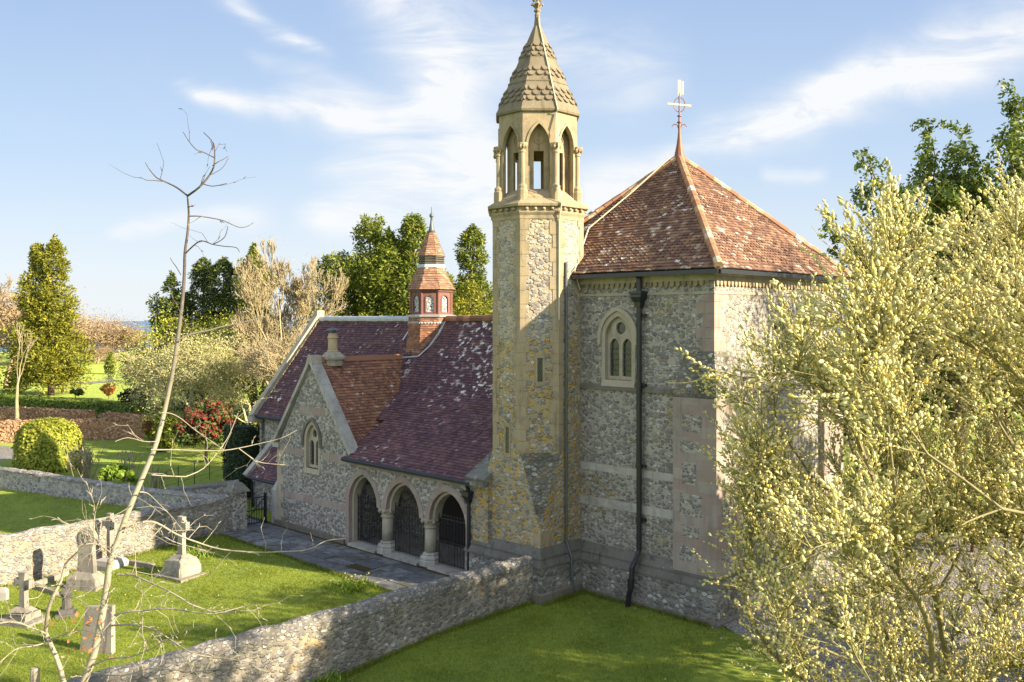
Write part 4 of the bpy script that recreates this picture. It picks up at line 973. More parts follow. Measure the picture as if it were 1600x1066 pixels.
mb = MB(); mb.loops([[(x * a, y * a * .85, z) for x, y in ((-1,-.9),(-.9,-1),(.9,-1),(1,-.9),(1,.9),(.9,1),(-.9,1),(-1,.9))] for a, z in ((.53, .05), (.51, .34), (.47, .50), (.38, .60), (.27, .66), (.2, .74), (.16, .75))]); obj('plinth', mb, M['grave_buff'], r_, jit=.018)
mb = MB(); mb.ext(cross_outline(.12, .34, .7, 1.78, 2.1, .03), [], fx(0), -.08, .08); mb.ext(circle(0, 1.78, .29, 18), [circle(0, 1.78, .21, 18)], fx(0), -.06, .06); obj('cross', mb, M['grave_buff'], r_, jit=.006)
r_ = grave('headstone', 'broad plain tapering headstone leaning back, closest to the boundary wall', 152, 1018, -16, 'headstone')
mb = MB(); mb.loops([[(-.56, -.09, -.3), (.56, -.09, -.3), (.56, .09, -.3), (-.56, .09, -.3)], [(-.5, -.02, .6), (.5, -.02, .6), (.5, .14, .6), (-.5, .14, .6)], [(-.44, .06, 1.2), (.44, .06, 1.3), (.44, .19, 1.3), (-.44, .19, 1.2)]]); obj('slab', mb, M['grave_buff'], r_, jit=.008)
for i, (pa, pb, lab) in enumerate((((40, 922), (105, 898), 'low stone grave kerb in the grass behind the lichened cross'), ((42, 914), (88, 932), 'short pale grave kerb lying beside the lichened cross'), ((205, 882), (240, 888), 'thin pale kerb stone in the grass near the tall thin cross'))):
    a, b = G(*pa), G(*pb); mb = MB(); mb.beam((0, 0, .06), tuple((b - a) + Vector((0, 0, .06))), .16, .2)
    tag(obj('grave_kerb', mb, M['grave_buff'], loc=a, jit=.01), lab, 'grave kerb')
a = G(2, 938); mb = MB(); mb.loops([[(x * s_, y * s_ * .6, z) for x, y in ((-1,-1),(1,-1),(1,1),(-1,1))] for s_, z in ((.2, -.2), (.2, .3), (.12, .42))]); tag(obj('marker_stone', mb, M['grave_white'], loc=a, jit=.02), 'small white marker stone cut off by the left edge', 'grave marker')
a = G(73, 866) ; mb = MB(); mb.loops([[(x * s_, y * s_ * .5, z) for x, y in ((-1,-1),(1,-1),(1,1),(-1,1))] for s_, z in ((.42, -.2), (.38, .25), (.2, .45), (.17, .75), (.1, .8))]); tag(obj('old_headstone', mb, M['grave'], loc=a, jit=.03, rotz=R(-30)), 'squat broken grey headstone leaning at the foot of the sunlit wall', 'headstone')
# stake of the young tree
a = P(55, 1062, 9.3); mb = MB(); mb.lathe(0, 0, [(.045, -6), (.045, .10), (.03, .12)], 9); tag(obj('wooden_stake', mb, M['grave_buff'], loc=a), 'round pale wooden stake beside the bare sapling', 'stake')
# garden bench and field rail far off
root = thing('stone_bench', 'stone bench on the far lawn by the clipped hedge', 'bench', G(112, 613), R(10))
mb = MB(); mb.box(-1.5, 1.5, -.25, .25, .42, .55); obj('seat', mb, M['grave_buff'], root)
for x in (-1.1, 1.1):
    mb = MB(); mb.box(x - .12, x + .12, -.2, .2, -.1, .42); obj('leg', mb, M['grave_buff'], root)
a, b = G(252, 772), G(350, 742)
root = thing('rail_fence', 'thin black metal rail fence on the lawn behind the garden wall', 'fence', a)
d_ = b - a; mb = MB()
for z in (.35, .75, 1.1): mb.tube([(0, 0, z), tuple(d_ + Vector((0, 0, z)))], .012, 4)
obj('rails', mb, M['iron'], root)
for k in range(5): 
    mb = MB(); q = d_ * k / 4; mb.tube([q + Vector((0, 0, -.1)), q + Vector((0, 0, 1.2))], .02, 5); obj('post', mb, M['iron'], root)
for i, (px, py) in enumerate(((1215, 1030), (1262, 1058))):
    mb = MB(); mb.lathe(0, 0, [(.06, -.3), (.06, .72), (.04, .75)], 8)
    tag(obj('edging_post', mb, M['leaddark'], loc=G(px, py)), ('short dark post at the lawn corner beside the church buttress', 'short dark post on the gravel edge, nearer the camera')[i], 'post')
# ------------------------------------------------------------------ vegetation tools
def unit(n):
    v = rng.normal(size=(n, 3)); return v / np.linalg.norm(v, axis=1)[:, None]
def leafmesh(name, pts, axis_, nrm, L, W, mat, parent, fold=.0):
    n = len(pts); a = axis_ / (np.linalg.norm(axis_, axis=1)[:, None] + 1e-9)
    b = np.cross(nrm, a); b /= (np.linalg.norm(b, axis=1)[:, None] + 1e-9)
    L = np.broadcast_to(L, n)[:, None]; W = np.broadcast_to(W, n)[:, None]
    V = np.stack([pts - a * L * .5, pts + b * W * .5 - a * L * .05, pts + a * L * .5, pts - b * W * .5 - a * L * .05], 1).reshape(-1, 3)
    return npmesh(name, V, np.arange(n * 4).reshape(-1, 4), mat, parent)
def cloud(clumps, n, flat=1.0, shell=.45):
    """points and outward directions in a set of (centre, radius) clumps"""
    c = np.array([k[0] for k in clumps]); r = np.array([k[1] for k in clumps], float)
    pick = rng.choice(len(c), n, p=r ** 2 / (r ** 2).sum()); u = unit(n)
    rad = r[pick] * (shell + (1 - shell) * rng.random(n)) ** .8
    return c[pick] + u * rad[:, None] * np.array([1, 1, flat]), u
def clumps_in(center, radii, n, r0, r1, hollow=.5):
    u = unit(n); u[:, 2] = np.where(u[:, 2] < -.5, -u[:, 2], u[:, 2]); q = hollow + (1 - hollow) * rng.random(n)
    return [(np.array(center) + u[i] * q[i] * np.array(radii), rng.uniform(r0, r1)) for i in range(n)]
def leafy(name, clumps, n, L, W, mat, parent, flat=1.0, shell=.45, up=.3, spread=1.0):
    p, u = cloud(clumps, n, flat, shell)
    nr = u + np.array([0, 0, up]) + rng.normal(size=(n, 3)) * .5 * spread; ax = np.cross(nr, unit(n)) 
    s = rng.uniform(.7, 1.3, n)
    return leafmesh(name, p, ax, nr, L * s, W * s, mat, parent)
def tubes(name, segs, mat, parent, n=3):
    a = np.array([s[0] for s in segs]); b = np.array([s[1] for s in segs]); r0 = np.array([s[2] for s in segs]); r1 = np.array([s[3] for s in segs])
    t = b - a; t /= (np.linalg.norm(t, axis=1)[:, None] + 1e-9); ref = np.tile([.31, .22, .9], (len(a), 1)); ref[np.abs(t[:, 2]) > .9] = (1, 0, 0)
    x = np.cross(t, ref); x /= np.linalg.norm(x, axis=1)[:, None]; y = np.cross(t, x); V = []
    for c, r in ((a, r0), (b, r1)):
        for k in range(n): V.append(c + (x * math.cos(2 * math.pi * k / n) + y * math.sin(2 * math.pi * k / n)) * r[:, None])
    V = np.stack(V, 1); m_ = len(a); base = np.arange(m_)[:, None] * 2 * n
    Fc = np.stack([base + np.array([k, (k + 1) % n, n + (k + 1) % n, n + k]) for k in range(n)], 1).reshape(-1, 4)
    return npmesh(name, V.reshape(-1, 3), Fc, mat, parent, smooth=True)
def grow(p, d, L, r, depth, segs, rs, nb=4, spread=.75, up=.12, ratio=.62, sub=3, tips=None, rmin=.004):
    p = np.array(p, float); d = np.array(d, float); pts = []
    for k in range(sub):
        d = d + rs.normal(size=3) * .16 + np.array([0, 0, up]); d /= np.linalg.norm(d)
        q = p + d * L / sub; r1 = max(rmin, r * (1 - .5 * (k + 1) / sub)); segs.append((p, q, max(rmin, r * (1 - .5 * k / sub)), r1)); p = q; pts.append((q, d, r1))
    if depth == 0:
        if tips is not None: tips.append((p, d))
        return
    for k in range(nb):
        q, dd, rr = pts[min(len(pts) - 1, int(len(pts) * (.3 + .7 * (k + 1) / nb)))] if k else pts[-1]
        v = rs.normal(size=3); v -= v.dot(dd) * dd; v /= np.linalg.norm(v) + 1e-9
        s = spread * rs.uniform(.5, 1.25) * (.5 if k == 0 else 1); nd = dd * math.cos(s) + v * math.sin(s)
        grow(q, nd, L * ratio * rs.uniform(.8, 1.2), rr * (.8 if k == 0 else .6), depth - 1, segs, rs, nb, spread, up, ratio, sub, tips, rmin)
def treething(name, label, cat, loc, group=None): return thing(name, label, cat, loc, 0, group)
def copytree(root, loc, rz, sc, label, group):
    r = root.copy(); COL.objects.link(r); r.location = loc; r.rotation_euler.z = rz; r.scale = sc
    if label: r['label'] = label
    if group: r['group'] = group
    for ch in root.children:
        c = ch.copy(); COL.objects.link(c); c.parent = r
    return r
def trunk_mesh(h, r, mat, parent, lean=(0, 0), limbs=6, spread=2.0, seed=1, top=.85):
    rs = np.random.default_rng(seed); segs = []; p = np.zeros(3); p[2] = -.4
    K = 8; pts = []
    for k in range(K):
        q = np.array([lean[0] * (k + 1) / K, lean[1] * (k + 1) / K, h * top * (k + 1) / K]) + np.append(rs.normal(size=2) * .04 * h / 10, 0)
        segs.append((p, q, r * (1 - .85 * k / K), r * (1 - .85 * (k + 1) / K))); p = q; pts.append(q)
    for k in range(limbs):
        a = pts[1 + k % (K - 2)]; an = rs.uniform(0, 6.28); d = np.array([math.cos(an), math.sin(an), .5])
        b = a + d * spread * (1 - .6 * (k % (K - 2)) / K); segs.append((a, (a + b) / 2 + np.array([0, 0, .2]), r * .35, r * .22)); segs.append(((a + b) / 2 + np.array([0, 0, .2]), b, r * .22, r * .08))
    return tubes('trunk', segs, mat, parent, 7)
bark, t = newmat('bark_brown'); c = t.pos(); t.out(t.mix(t.noise(c, 3, 5), (.07,.05,.035), (.20,.15,.10)), .9, t.bump(t.noise(c, 14, 5), .6, .05), .2)
pale, t = newmat('bark_pale'); c = t.pos(); t.out(t.mix(t.noise(c, 2, 4), (.25,.205,.115), (.41,.345,.205)), .85, None, .2)
palegreen, t = newmat('bark_lichened'); c = t.pos(); t.out(t.mix(t.noise(c, .8, 4), (.32,.30,.15), (.44,.41,.25)), .85, None, .2)
brownwood, t = newmat('bark_far_brown'); c = t.pos(); t.out(t.mix(t.noise(c, .1, 4), (.28,.20,.12), (.40,.30,.18)), .9, None, .1)
L_con = leafmat('needles_bright', (.045,.075,.012), (.13,.17,.020), (.27,.28,.035), .2)
L_dark = leafmat('needles_dark', (.022,.045,.014), (.065,.095,.022), (.16,.18,.035), .15)
L_gold = leafmat('needles_golden', (.07,.095,.012), (.18,.19,.020), (.33,.30,.035), .2)
L_hedge = leafmat('hedge_green', (.04,.075,.012), (.10,.15,.018), (.17,.21,.025), .15, sc=1.5)
L_bush = leafmat('bush_yellowgreen', (.13,.17,.016), (.26,.28,.03), (.38,.37,.06), .2, sc=1.5)
L_beech = leafmat('beech_brown', (.27,.155,.085), (.43,.26,.15), (.56,.39,.24), .2, sc=2)
L_yew = leafmat('yew_dark', (.008,.020,.008), (.018,.038,.014), (.04,.06,.02), .1, sc=2)
L_red = leafmat('photinia_red', (.10,.018,.018), (.19,.03,.028), (.27,.07,.04), .2, sc=2)
L_mid = leafmat('shrub_green', (.08,.15,.015), (.16,.25,.025), (.26,.36,.04), .25, sc=2)
L_holm = leafmat('evergreen_leaves', (.045,.080,.016), (.11,.16,.025), (.24,.27,.045), .25, .45, .8)
L_dry = leafmat('dry_stems', (.22,.18,.11), (.32,.27,.17), (.40,.35,.24), .2, sc=2)
L_wood = leafmat('far_twigs', (.20,.15,.09), (.29,.225,.14), (.36,.29,.185), .2, sc=.1)
L_orange = leafmat('orange_shrub', (.30,.11,.02), (.45,.19,.03), (.52,.28,.05), .2, sc=2)
L_pale = leafmat('pale_budding', (.28,.27,.08), (.42,.40,.15), (.55,.51,.25), .3, sc=.5)

# ------------------------------------------------------------------ conifers
def conifer(name, label, px, pybase, Y, pytop, wpx, mat, n=5200, seed=1, tops=((0, 1),), droop=.35, pw=.9, low=.08, group=None, dens=1.0, L=.75):
    global rng; rng = np.random.default_rng(seed)
    b = P(px, 500, Y); b.z = float(gz(b.x, Y)); top = P(px, pytop, Y).z; H = top - b.z; Rr = wpx / 2 / F * Y
    root = treething(name, label, 'tree', b, group)
    cl = []
    for dx, hs in tops:
        h = H * hs; z = h * low; an = rng.random() * 6
        while z < h * .985:
            fr = 1 - (z / h - low) / (1 - low); rr = Rr * (fr ** pw) * (.86 + .28 * math.sin(z * 1.1 + seed + dx * 9)) / (1 if len(tops) == 1 else 1.12)
            cr = max(.22, rr * rng.uniform(.26, .42)); nb = max(2, int(dens * 2 * math.pi * max(rr - cr * .4, .05) / (cr * 1.5)))
            for k in range(nb):
                an += 6.283 / nb + rng.normal() * .35; q = (rr - cr * .6) * rng.uniform(.55, 1.1)
                cl.append((np.array([dx * Rr * 2 + q * math.cos(an), q * math.sin(an), z + rng.normal() * cr * .5]), cr * rng.uniform(.75, 1.2)))
            z += cr * (.95 if fr > .15 else .55)
        cl.append((np.array([dx * Rr * 2, 0, h * .985]), .3))
    p, u = cloud(cl, n, 1.15, .35); m_ = len(p); s = rng.uniform(.55, 1.35, m_)
    ax = u * np.array([1, 1, .5]) + np.array([0, 0, .75 - 2.4 * droop]) + rng.normal(size=(m_, 3)) * .4
    leafmesh('crown', p, ax, u + rng.normal(size=(m_, 3)) * .55, L * s, L * .38 * s, mat, root)
    trunk_mesh(H, max(.18, H * .022), bark, root, limbs=10, spread=Rr * .5, seed=seed, top=.92)
    return root
conifer('cypress_tree', 'big twin-topped yellow-green conifer with a bare stout trunk on the far left lawn', 80, 612, 108, 366, 132, L_gold, 36000, 2, ((.04, 1.0), (-.16, .95)), .22, .62, .10, L=.42)
g3 = 'tall conifers beyond the garden'
conifer('conifer_tree', 'dark leaning conifer at the left end of the tall group beyond the garden', 268, 0, 92, 424, 130, L_dark, 15000, 3, ((0, 1),), .3, .62, .25, g3, L=.36, dens=.6)
conifer('conifer_tree', 'dark conifer just left of centre in the tall group beyond the garden', 318, 0, 92, 402, 150, L_dark, 19000, 4, ((0, 1),), .42, .66, .25, g3, L=.36, dens=.55)
conifer('conifer_tree', 'drooping conifer with a shaded right side, third of the tall group', 350, 0, 90, 402, 145, L_dark, 19000, 5, ((0, 1),), .42, .66, .25, g3, L=.36, dens=.55)
conifer('conifer_tree', 'tallest sunlit conifer of the group, right of the sapling top', 396, 0, 88, 380, 140, L_con, 23000, 6, ((0, 1),), .4, .62, .15, g3, L=.36, dens=.7)
g4 = 'bright conifers behind the nave roof'
conifer('conifer_tree', 'broad bright green conifer behind the left of the nave roof', 578, 0, 76, 338, 250, L_con, 70000, 7, ((0, 1), (-.2, .82), (.17, .90)), .2, .5, .1, g4, L=.32, dens=1.4)
conifer('conifer_tree', 'bright green conifer with a ragged top just left of the red lantern', 646, 0, 74, 332, 190, L_con, 52000, 8, ((0, 1), (-.2, .93)), .2, .55, .1, g4, L=.32, dens=1.3)
conifer('conifer_tree', 'shorter bright conifer filling in between the two taller ones behind the nave', 612, 0, 82, 372, 220, L_con, 42000, 14, ((0, 1), (-.15, .93)), .2, .5, .1, g4, L=.34)
conifer('conifer_tree', 'low bright conifer whose crown shows just right of the red lantern', 690, 0, 80, 415, 170, L_con, 30000, 15, ((0, 1), (.2, .9)), .2, .5, .1, g4, L=.32)
conifer('conifer_tree', 'dark open conifer between the red lantern and the bell turret', 738, 0, 84, 350, 150, L_con, 30000, 9, ((0, 1),), .28, .6, .15, g4, L=.32, dens=.75)
conifer('conifer_tree', 'low golden conifer showing below the open conifer beside the turret', 735, 0, 72, 438, 140, L_gold, 20000, 10, ((0, 1), (-.3, .9)), .2, .4, .1, g4, L=.28)
conifer('young_conifer', 'small far conifer at the edge of the brown wood', 172, 0, 150, 553, 26, L_con, 1500, 11, L=.7)
conifer('young_fir', 'young pale fir with layered branches beside the red shrub', 258, 690, 62, 628, 50, L_con, 2500, 12, droop=.2, pw=.8, L=.32)
conifer('conifer_tree', 'dark green conifer glimpsed behind the chapel roof beside the turret', 925, 0, 60, 330, 70, L_dark, 4000, 13, ((0, 1),), .2, .4, .1, L=.45)

# ------------------------------------------------------------------ bare and budding trees
def bare(name, label, px, Y, pytop, mat, seed, depth=4, nb=4, spread=.7, group=None, stem=1, rmin=.018, wide=1.0, buds=None, base=None):
    rs = np.random.default_rng(seed)
    b = Vector(base) if base else P(px, 500, Y); b.z = float(gz(b.x, b.y)); H = CAMZ + (500 - pytop) / F * Y - b.z
    root = treething(name, label, 'tree', b, group); segs = []; tips = []
    for k in range(stem):
        d = np.array([rs.normal() * .22 * (stem > 1), rs.normal() * .22 * (stem > 1), 1.0])
        grow((rs.normal() * .2 * (stem > 1), rs.normal() * .2 * (stem > 1), -.3), d, H * .36, H * .022, depth, segs, rs, nb, spread, .10, .60, 3, tips, rmin)
    z = max(s[1][2] for s in segs); k_ = (H + .3) / (z + .3)
    S = np.array([k_ * wide, k_ * wide, k_]); segs = [(a * S, c * S, r, q) for a, c, r, q in segs]
    big = [s for s in segs if s[2] > H * .0075]; small = [s for s in segs if s[2] <= H * .0075]
    tubes('trunk', big, mat, root, 6); tubes('crown', small, mat, root, 3)
    if buds:
        global rng; rng = np.random.default_rng(seed + 50); tp = np.array([a * S for a, _ in tips]); pk = rng.integers(0, len(tp), buds[1])
        p = tp[pk] + rng.normal(size=(buds[1], 3)) * buds[2]; leafmesh('buds', p, unit(buds[1]), unit(buds[1]), buds[3] * rng.uniform(.7, 1.3, buds[1]), buds[3] * .5, buds[0], root)
    return root
bare('bare_tree', 'tall tan leafless tree left of the bright conifers behind the gable', 470, 68, 370, pale, 21, 5, 5, .6, wide=.62, rmin=.02, stem=2, buds=(L_dry, 5000, .4, .09))
bare('bare_tree', 'spreading tan leafless tree leaning over the west end of the nave', 452, 62, 500, pale, 22, 5, 5, .85, wide=1.3, rmin=.018, stem=2, buds=(L_dry, 4000, .4, .09))
bare('bare_tree', 'tan leafless tree filling the gap between the tall conifers and the west gable', 432, 72, 490, pale, 29, 5, 5, .8, wide=1.1, rmin=.018, stem=2, buds=(L_dry, 4000, .4, .09))
bare('budding_tree', 'pale olive budding tree with a tangle of twigs beyond the red shrub', 330, 70, 520, palegreen, 23, 5, 4, .9, stem=2, wide=1.35, buds=(L_pale, 9000, .5, .16), rmin=.016)
bare('budding_tree', 'lower pale budding tree with hanging twigs over the dark cypress shrub', 262, 76, 548, palegreen, 24, 5, 4, 1.0, stem=2, wide=1.5, buds=(L_pale, 8000, .5, .16), rmin=.016)
bare('budding_tree', 'yellow-green budding tree under the tall conifer group', 300, 84, 498, palegreen, 25, 4, 4, .8, stem=2, wide=1.3, buds=(L_bush, 12000, .7, .24), rmin=.02)
bare('budding_tree', 'wide pale budding tree between the red shrub and the west gable', 392, 66, 540, palegreen, 26, 5, 4, .95, stem=2, wide=1.3, buds=(L_pale, 8000, .45, .15), rmin=.016)
w0 = bare('bare_tree', 'brown leafless tree standing alone over the far left edge of the lawn', 8, 118, 430, brownwood, 27, 5, 4, .75, wide=1.15, rmin=.03)
gw_ = 'brown trees of the far wood'; lw_ = 'brown leafless tree in the far wood sloping towards the sea'
src = [bare('woodland_tree', lw_, 152, 190, 503, brownwood, 30 + i, 4, 5, .9, group=gw_, stem=2, wide=1.7, rmin=.05, buds=(L_wood, 5000, 1.2, .28)) for i in range(2)]
random.seed(5)
for px, Y, tp in ((140, 200, 500), (165, 215, 515), (185, 230, 535), (205, 240, 545), (222, 225, 547), (240, 215, 548), (195, 200, 558), (215, 205, 562), (150, 185, 540), (130, 205, 500), (235, 190, 556), (176, 185, 556), (255, 210, 550), (110, 215, 500), (20, 170, 470), (-15, 165, 455), (45, 180, 500), (-50, 180, 470), (275, 200, 540), (300, 215, 535)):
    s_ = random.choice(src); p = P(px, 500, Y); p.z = float(gz(p.x, Y)); H = CAMZ + (500 - tp) / F * Y - p.z; H0 = CAMZ + (500 - 503) / F * 190 - float(gz(-87, 190)); k_ = H / H0
    copytree(s_, p, random.uniform(0, 6.28), (k_ * random.uniform(1, 1.3), k_, k_), lw_, gw_)
bare('young_tree', 'slender pale young tree planted in front of the brown hedges', 25, 0, 560, pale, 28, 4, 3, .5, base=tuple(G(25, 668)), rmin=.02, wide=.6)

# ------------------------------------------------------------------ hedges and shrubs
def hedge(label, pa, pb, wd, h, mat, n, L, seed, group=None, name='clipped_hedge'):
    global rng; rng = np.random.default_rng(seed); a, b = Vector(pa), Vector(pb); d = b - a; ln = d.length; ang = math.atan2(d.y, d.x)
    root = thing(name, label, 'hedge', a, ang, group); mb = MB(); q = .86; dzb = b.z - a.z
    mb.loops([[(0, -wd / 2 * q, -.3), (0, wd / 2 * q, -.3), (0, wd / 2 * q, h * .96), (0, -wd / 2 * q, h * .96)], [(ln, -wd / 2 * q, -.3), (ln, wd / 2 * q, -.3), (ln, wd / 2 * q, h * .96), (ln, -wd / 2 * q, h * .96)]])
    obj('inner_branches', mb, mat, root)
    f = rng.random(n); u = rng.random((n, 2)); side = rng.choice([0, 1, 2, 3, 4], n, p=[.36, .2, .38, .03, .03])
    p = np.zeros((n, 3)); nr = np.zeros((n, 3)); p[:, 0] = f * ln
    for s, (yy, zz, nn) in enumerate(((-wd / 2, None, (0, -1, .25)), (wd / 2, None, (0, 1, .25)), (None, h, (0, 0, 1)))):
        k = side == s; p[k, 1] = yy if yy is not None else (u[k, 0] - .5) * wd; p[k, 2] = zz if zz is not None else u[k, 1] * h; nr[k] = nn
    for s, x in ((3, 0), (4, ln)): k = side == s; p[k, 0] = x; p[k, 1] = (u[k, 0] - .5) * wd; p[k, 2] = u[k, 1] * h; nr[k] = (-1 if x == 0 else 1, 0, 0)
    p += rng.normal(size=(n, 3)) * .05; nr = nr + rng.normal(size=(n, 3)) * .4; s_ = rng.uniform(.7, 1.3, n)
    leafmesh('foliage', p, np.cross(nr, unit(n)), nr, L * s_, L * .6 * s_, mat, root); return root
def flat_(p): return (p[0], p[1], p[2])
hedge('long dark green clipped hedge across the far lawn', G(-60, 634), G(255, 662), 1.6, 1.4, L_hedge, 9000, .3, 41)
hedge('clipped green hedge showing between the red shrub and the church', G(352, 676), G(425, 684), 1.4, 1.35, L_hedge, 3000, .25, 42)
hedge('sunlit brown beech hedge behind the round clipped bush', G(-40, 692), G(238, 684), 1.0, 1.45, L_beech, 7000, .22, 43, 'beech hedges')
hedge('shaded brown beech hedge in the middle, left of the white gate gap', G(50, 662), G(142, 668), .9, 1.3, L_beech, 3200, .22, 44, 'beech hedges')
hedge('brown beech hedge right of the gate gap, below the long green hedge', G(162, 668), G(232, 673), .9, 1.15, L_beech, 2400, .22, 45, 'beech hedges')
hedge('pale brown beech hedge at the left edge of the garden', G(-50, 660), G(46, 662), .9, 1.3, L_beech, 2600, .22, 46, 'beech hedges')
def shrub(name, label, px, py, wpx, hpx, mat, n, L, seed, cat='shrub', depth=None, k=26, r=(.28, .45), mats2=None, stem=True, hollow=.55, base=None, aspect=.5):
    global rng; rng = np.random.default_rng(seed); b = Vector(base) if base else G(px, py); Y = b.y; w_ = wpx / F * Y / 2; h = hpx / F * Y
    root = thing(name, label, cat, b); c0 = (0, 0, h * .52); rad = (w_ * .8, (depth or w_) * .8, h * .44)
    cl = clumps_in(c0, rad, k, min(w_, h / 2) * r[0], min(w_, h / 2) * r[1], hollow)
    leafy('foliage', cl, n, L, L * aspect, mat, root)
    if mats2:
        cl2 = [c for c in cl if c[0][2] > h * mats2[2]] or cl; leafy('new_growth', [(c[0] + np.array([0, 0, .05]), c[1] * 1.08) for c in cl2], mats2[1], L, L * .45, mats2[0], root, shell=.85)
    if stem: trunk_mesh(h, max(.03, w_ * .05), bark, root, limbs=8, spread=w_ * .7, seed=seed, top=.7)
    return root
# round clipped bush: a smooth dome of small leaves
rng = np.random.default_rng(51); b = G(76, 734); root = thing('clipped_bush', 'big rounded yellow-green clipped bush behind the garden wall', 'bush', b); w_ = 98 / F * b.y / 2; h = 80 / F * b.y
mb = MB(); prof = [(.93, -.2), (.98, h * .45), (.93, h * .7), (.72, h * .88), (.35, h * .965), (.02, h * .98)]
mb.lathe(0, 0, [(w_ * a * .95, z) for a, z in prof], 20); obj('inner_branches', mb, L_hedge, root, smooth=True)
n = 7000; zz = rng.random(n) ** .8; an = rng.random(n) * 6.283; zt = np.array([z for _, z in prof]); rt_ = np.array([a for a, _ in prof]) * w_
s_ = rng.random(n) * (len(prof) - 1); i_ = s_.astype(int); fr = s_ - i_; rr = rt_[i_] * (1 - fr) + rt_[i_ + 1] * fr; z_ = zt[i_] * (1 - fr) + zt[i_ + 1] * fr
rr = rr * (1 + .03 * np.sin(an * 4 + z_)); top_ = np.clip(z_ / h, 0, 1) ** 3
p = np.stack([rr * np.cos(an), rr * np.sin(an), z_], 1) + rng.normal(size=(n, 3)) * .05; nr = np.stack([np.cos(an) * (1 - top_), np.sin(an) * (1 - top_), top_ + .2], 1) + rng.normal(size=(n, 3)) * .35
leafmesh('foliage', p, np.cross(nr, unit(n)), nr, .20 * rng.uniform(.7, 1.3, n), .12, L_bush, root)
shrub('clipped_cone', 'small brown clipped cone in front of the round bush', 54, 738, 28, 42, L_dry, 900, .16, 52, 'bush', k=14)
shrub('photinia_shrub', 'large shrub with red new leaves over dark green, near the yew column', 322, 722, 112, 92, L_dark, 4200, .26, 53, k=60, r=(.16, .28), mats2=(L_red, 1500, .5))
shrub('rhododendron', 'small shrub covered in red flowers beside the sapling trunk', 238, 704, 34, 46, L_mid, 700, .2, 54, k=14, mats2=(L_red, 700, .5))
shrub('orange_shrub', 'rounded orange shrub on the far lawn', 170, 624, 28, 24, L_orange, 900, .3, 55, k=14, mats2=None)
shrub('green_shrub', 'low green shrub by the stone bench', 118, 624, 32, 16, L_hedge, 900, .3, 56, k=14)
shrub('cypress_shrub', 'spreading dark blue-green cypress shrub below the budding trees', 212, 642, 60, 38, L_yew, 1800, .35, 57, k=24)
shrub('leafy_plant', 'bright green leafy plant growing over the garden wall', 186, 762, 72, 34, L_mid, 1300, .24, 58, 'plant', k=22, stem=False)
shrub('pale_shrub', 'pale feathery shrub beside the round bush', 125, 748, 50, 46, L_pale, 1000, .2, 59, k=18)
shrub('pale_shrub', 'pale yellow shrub at the right end of the garden wall plants', 236, 700, 40, 50, L_bush, 1000, .2, 60, k=18)
shrub('laurel_bush', 'shaded yellow-green bush beyond the pale trees by the west gable', 395, 690, 60, 40, L_bush, 1200, .3, 61, k=20)
# yew column
rng = np.random.default_rng(62); b = G(378, 790); b = P(378, 778, 46.5); b.z = float(gz(b.x, b.y)); root = thing('yew_column', 'dark clipped yew column close to the church lean-to', 'tree', b); w_ = 54 / F * b.y / 2; h = CAMZ - 165 / F * b.y - b.z
mb = MB(); mb.lathe(0, 0, [(w_ * .85, -.2), (w_ * .92, h * .9), (w_ * .7, h * .97), (.02, h * .98)], 14); obj('trunk', mb, L_yew, root)
n = 4200; an = rng.random(n) * 6.283; z_ = rng.random(n) * h * 1.12; tp = z_ > h * .97; rr = np.where(tp, w_ * np.sqrt(rng.random(n)), w_ * (.97 + .05 * np.sin(an * 3 + z_ * 2))); z_ = np.where(tp, h, z_)
nr = np.stack([np.cos(an), np.sin(an), np.where(tp, 3.0, .2)], 1) + rng.normal(size=(n, 3)) * .4
leafmesh('crown', np.stack([rr * np.cos(an), rr * np.sin(an), z_], 1) + rng.normal(size=(n, 3)) * .04, np.cross(nr, unit(n)), nr, .18, .09, L_yew, root)
# dry stalks
for i, (px, py, hp, lab) in enumerate(((200, 752, 46, 'tall dry seed stalks behind the leafy plant'), (243, 778, 52, 'bundle of dry pale stalks at the foot of the sapling stem'), (137, 752, 62, 'thin dry stems beside the pale feathery shrub'))):
    rs = np.random.default_rng(70 + i); b = G(px, py); H = hp / F * b.y; segs = []
    for k in range(26):
        p0 = np.append(rs.normal(size=2) * .16, -.1); d = np.append(rs.normal(size=2) * .22, 1.0); hh = H * rs.uniform(.5, 1); p1 = p0 + d * hh; segs += [(p0, p1, .02, .014), (p1, p1 + np.append(rs.normal(size=2) * .08, .2), .045, .02)]
    o = tubes('dry_stalks', segs, L_dry, None, 4); o.location = b; tag(o, lab, 'plant')
for i, (px, py, lab, mt) in enumerate(((548, 922, 'clump of pale flowering plants in the grass at the paving edge', L_mid), (60, 893, 'ivy clump at the foot of the sunlit churchyard wall', L_hedge), (300, 872, 'weedy green tuft under the shaded end of the churchyard wall', L_mid), (985, 1058, 'green weeds at the foot of the boundary wall in the foreground', L_mid))):
    rng = np.random.default_rng(80 + i); b = G(px, py) if i != 3 else Vector((*L2W(10.6, -8.2), float(gz(*L2W(10.6, -8.2))))); n = 420
    p = np.stack([rng.normal(size=n) * .32, rng.normal(size=n) * .28, np.abs(rng.normal(size=n)) * .14 + .03], 1); ax = np.stack([rng.normal(size=n) * .5, rng.normal(size=n) * .5, np.ones(n)], 1)
    root = thing('weed_clump', lab, 'plant', b); leafmesh('leaves', p, ax, unit(n), .2, .035 if i != 1 else .12, mt, root)
    if i == 0: n = 60; p = np.stack([rng.normal(size=n) * .25, rng.normal(size=n) * .2, np.abs(rng.normal(size=n)) * .1 + .3], 1); leafmesh('flowers', p, unit(n), unit(n), .07, .06, L_bush if False else L_pale, root)
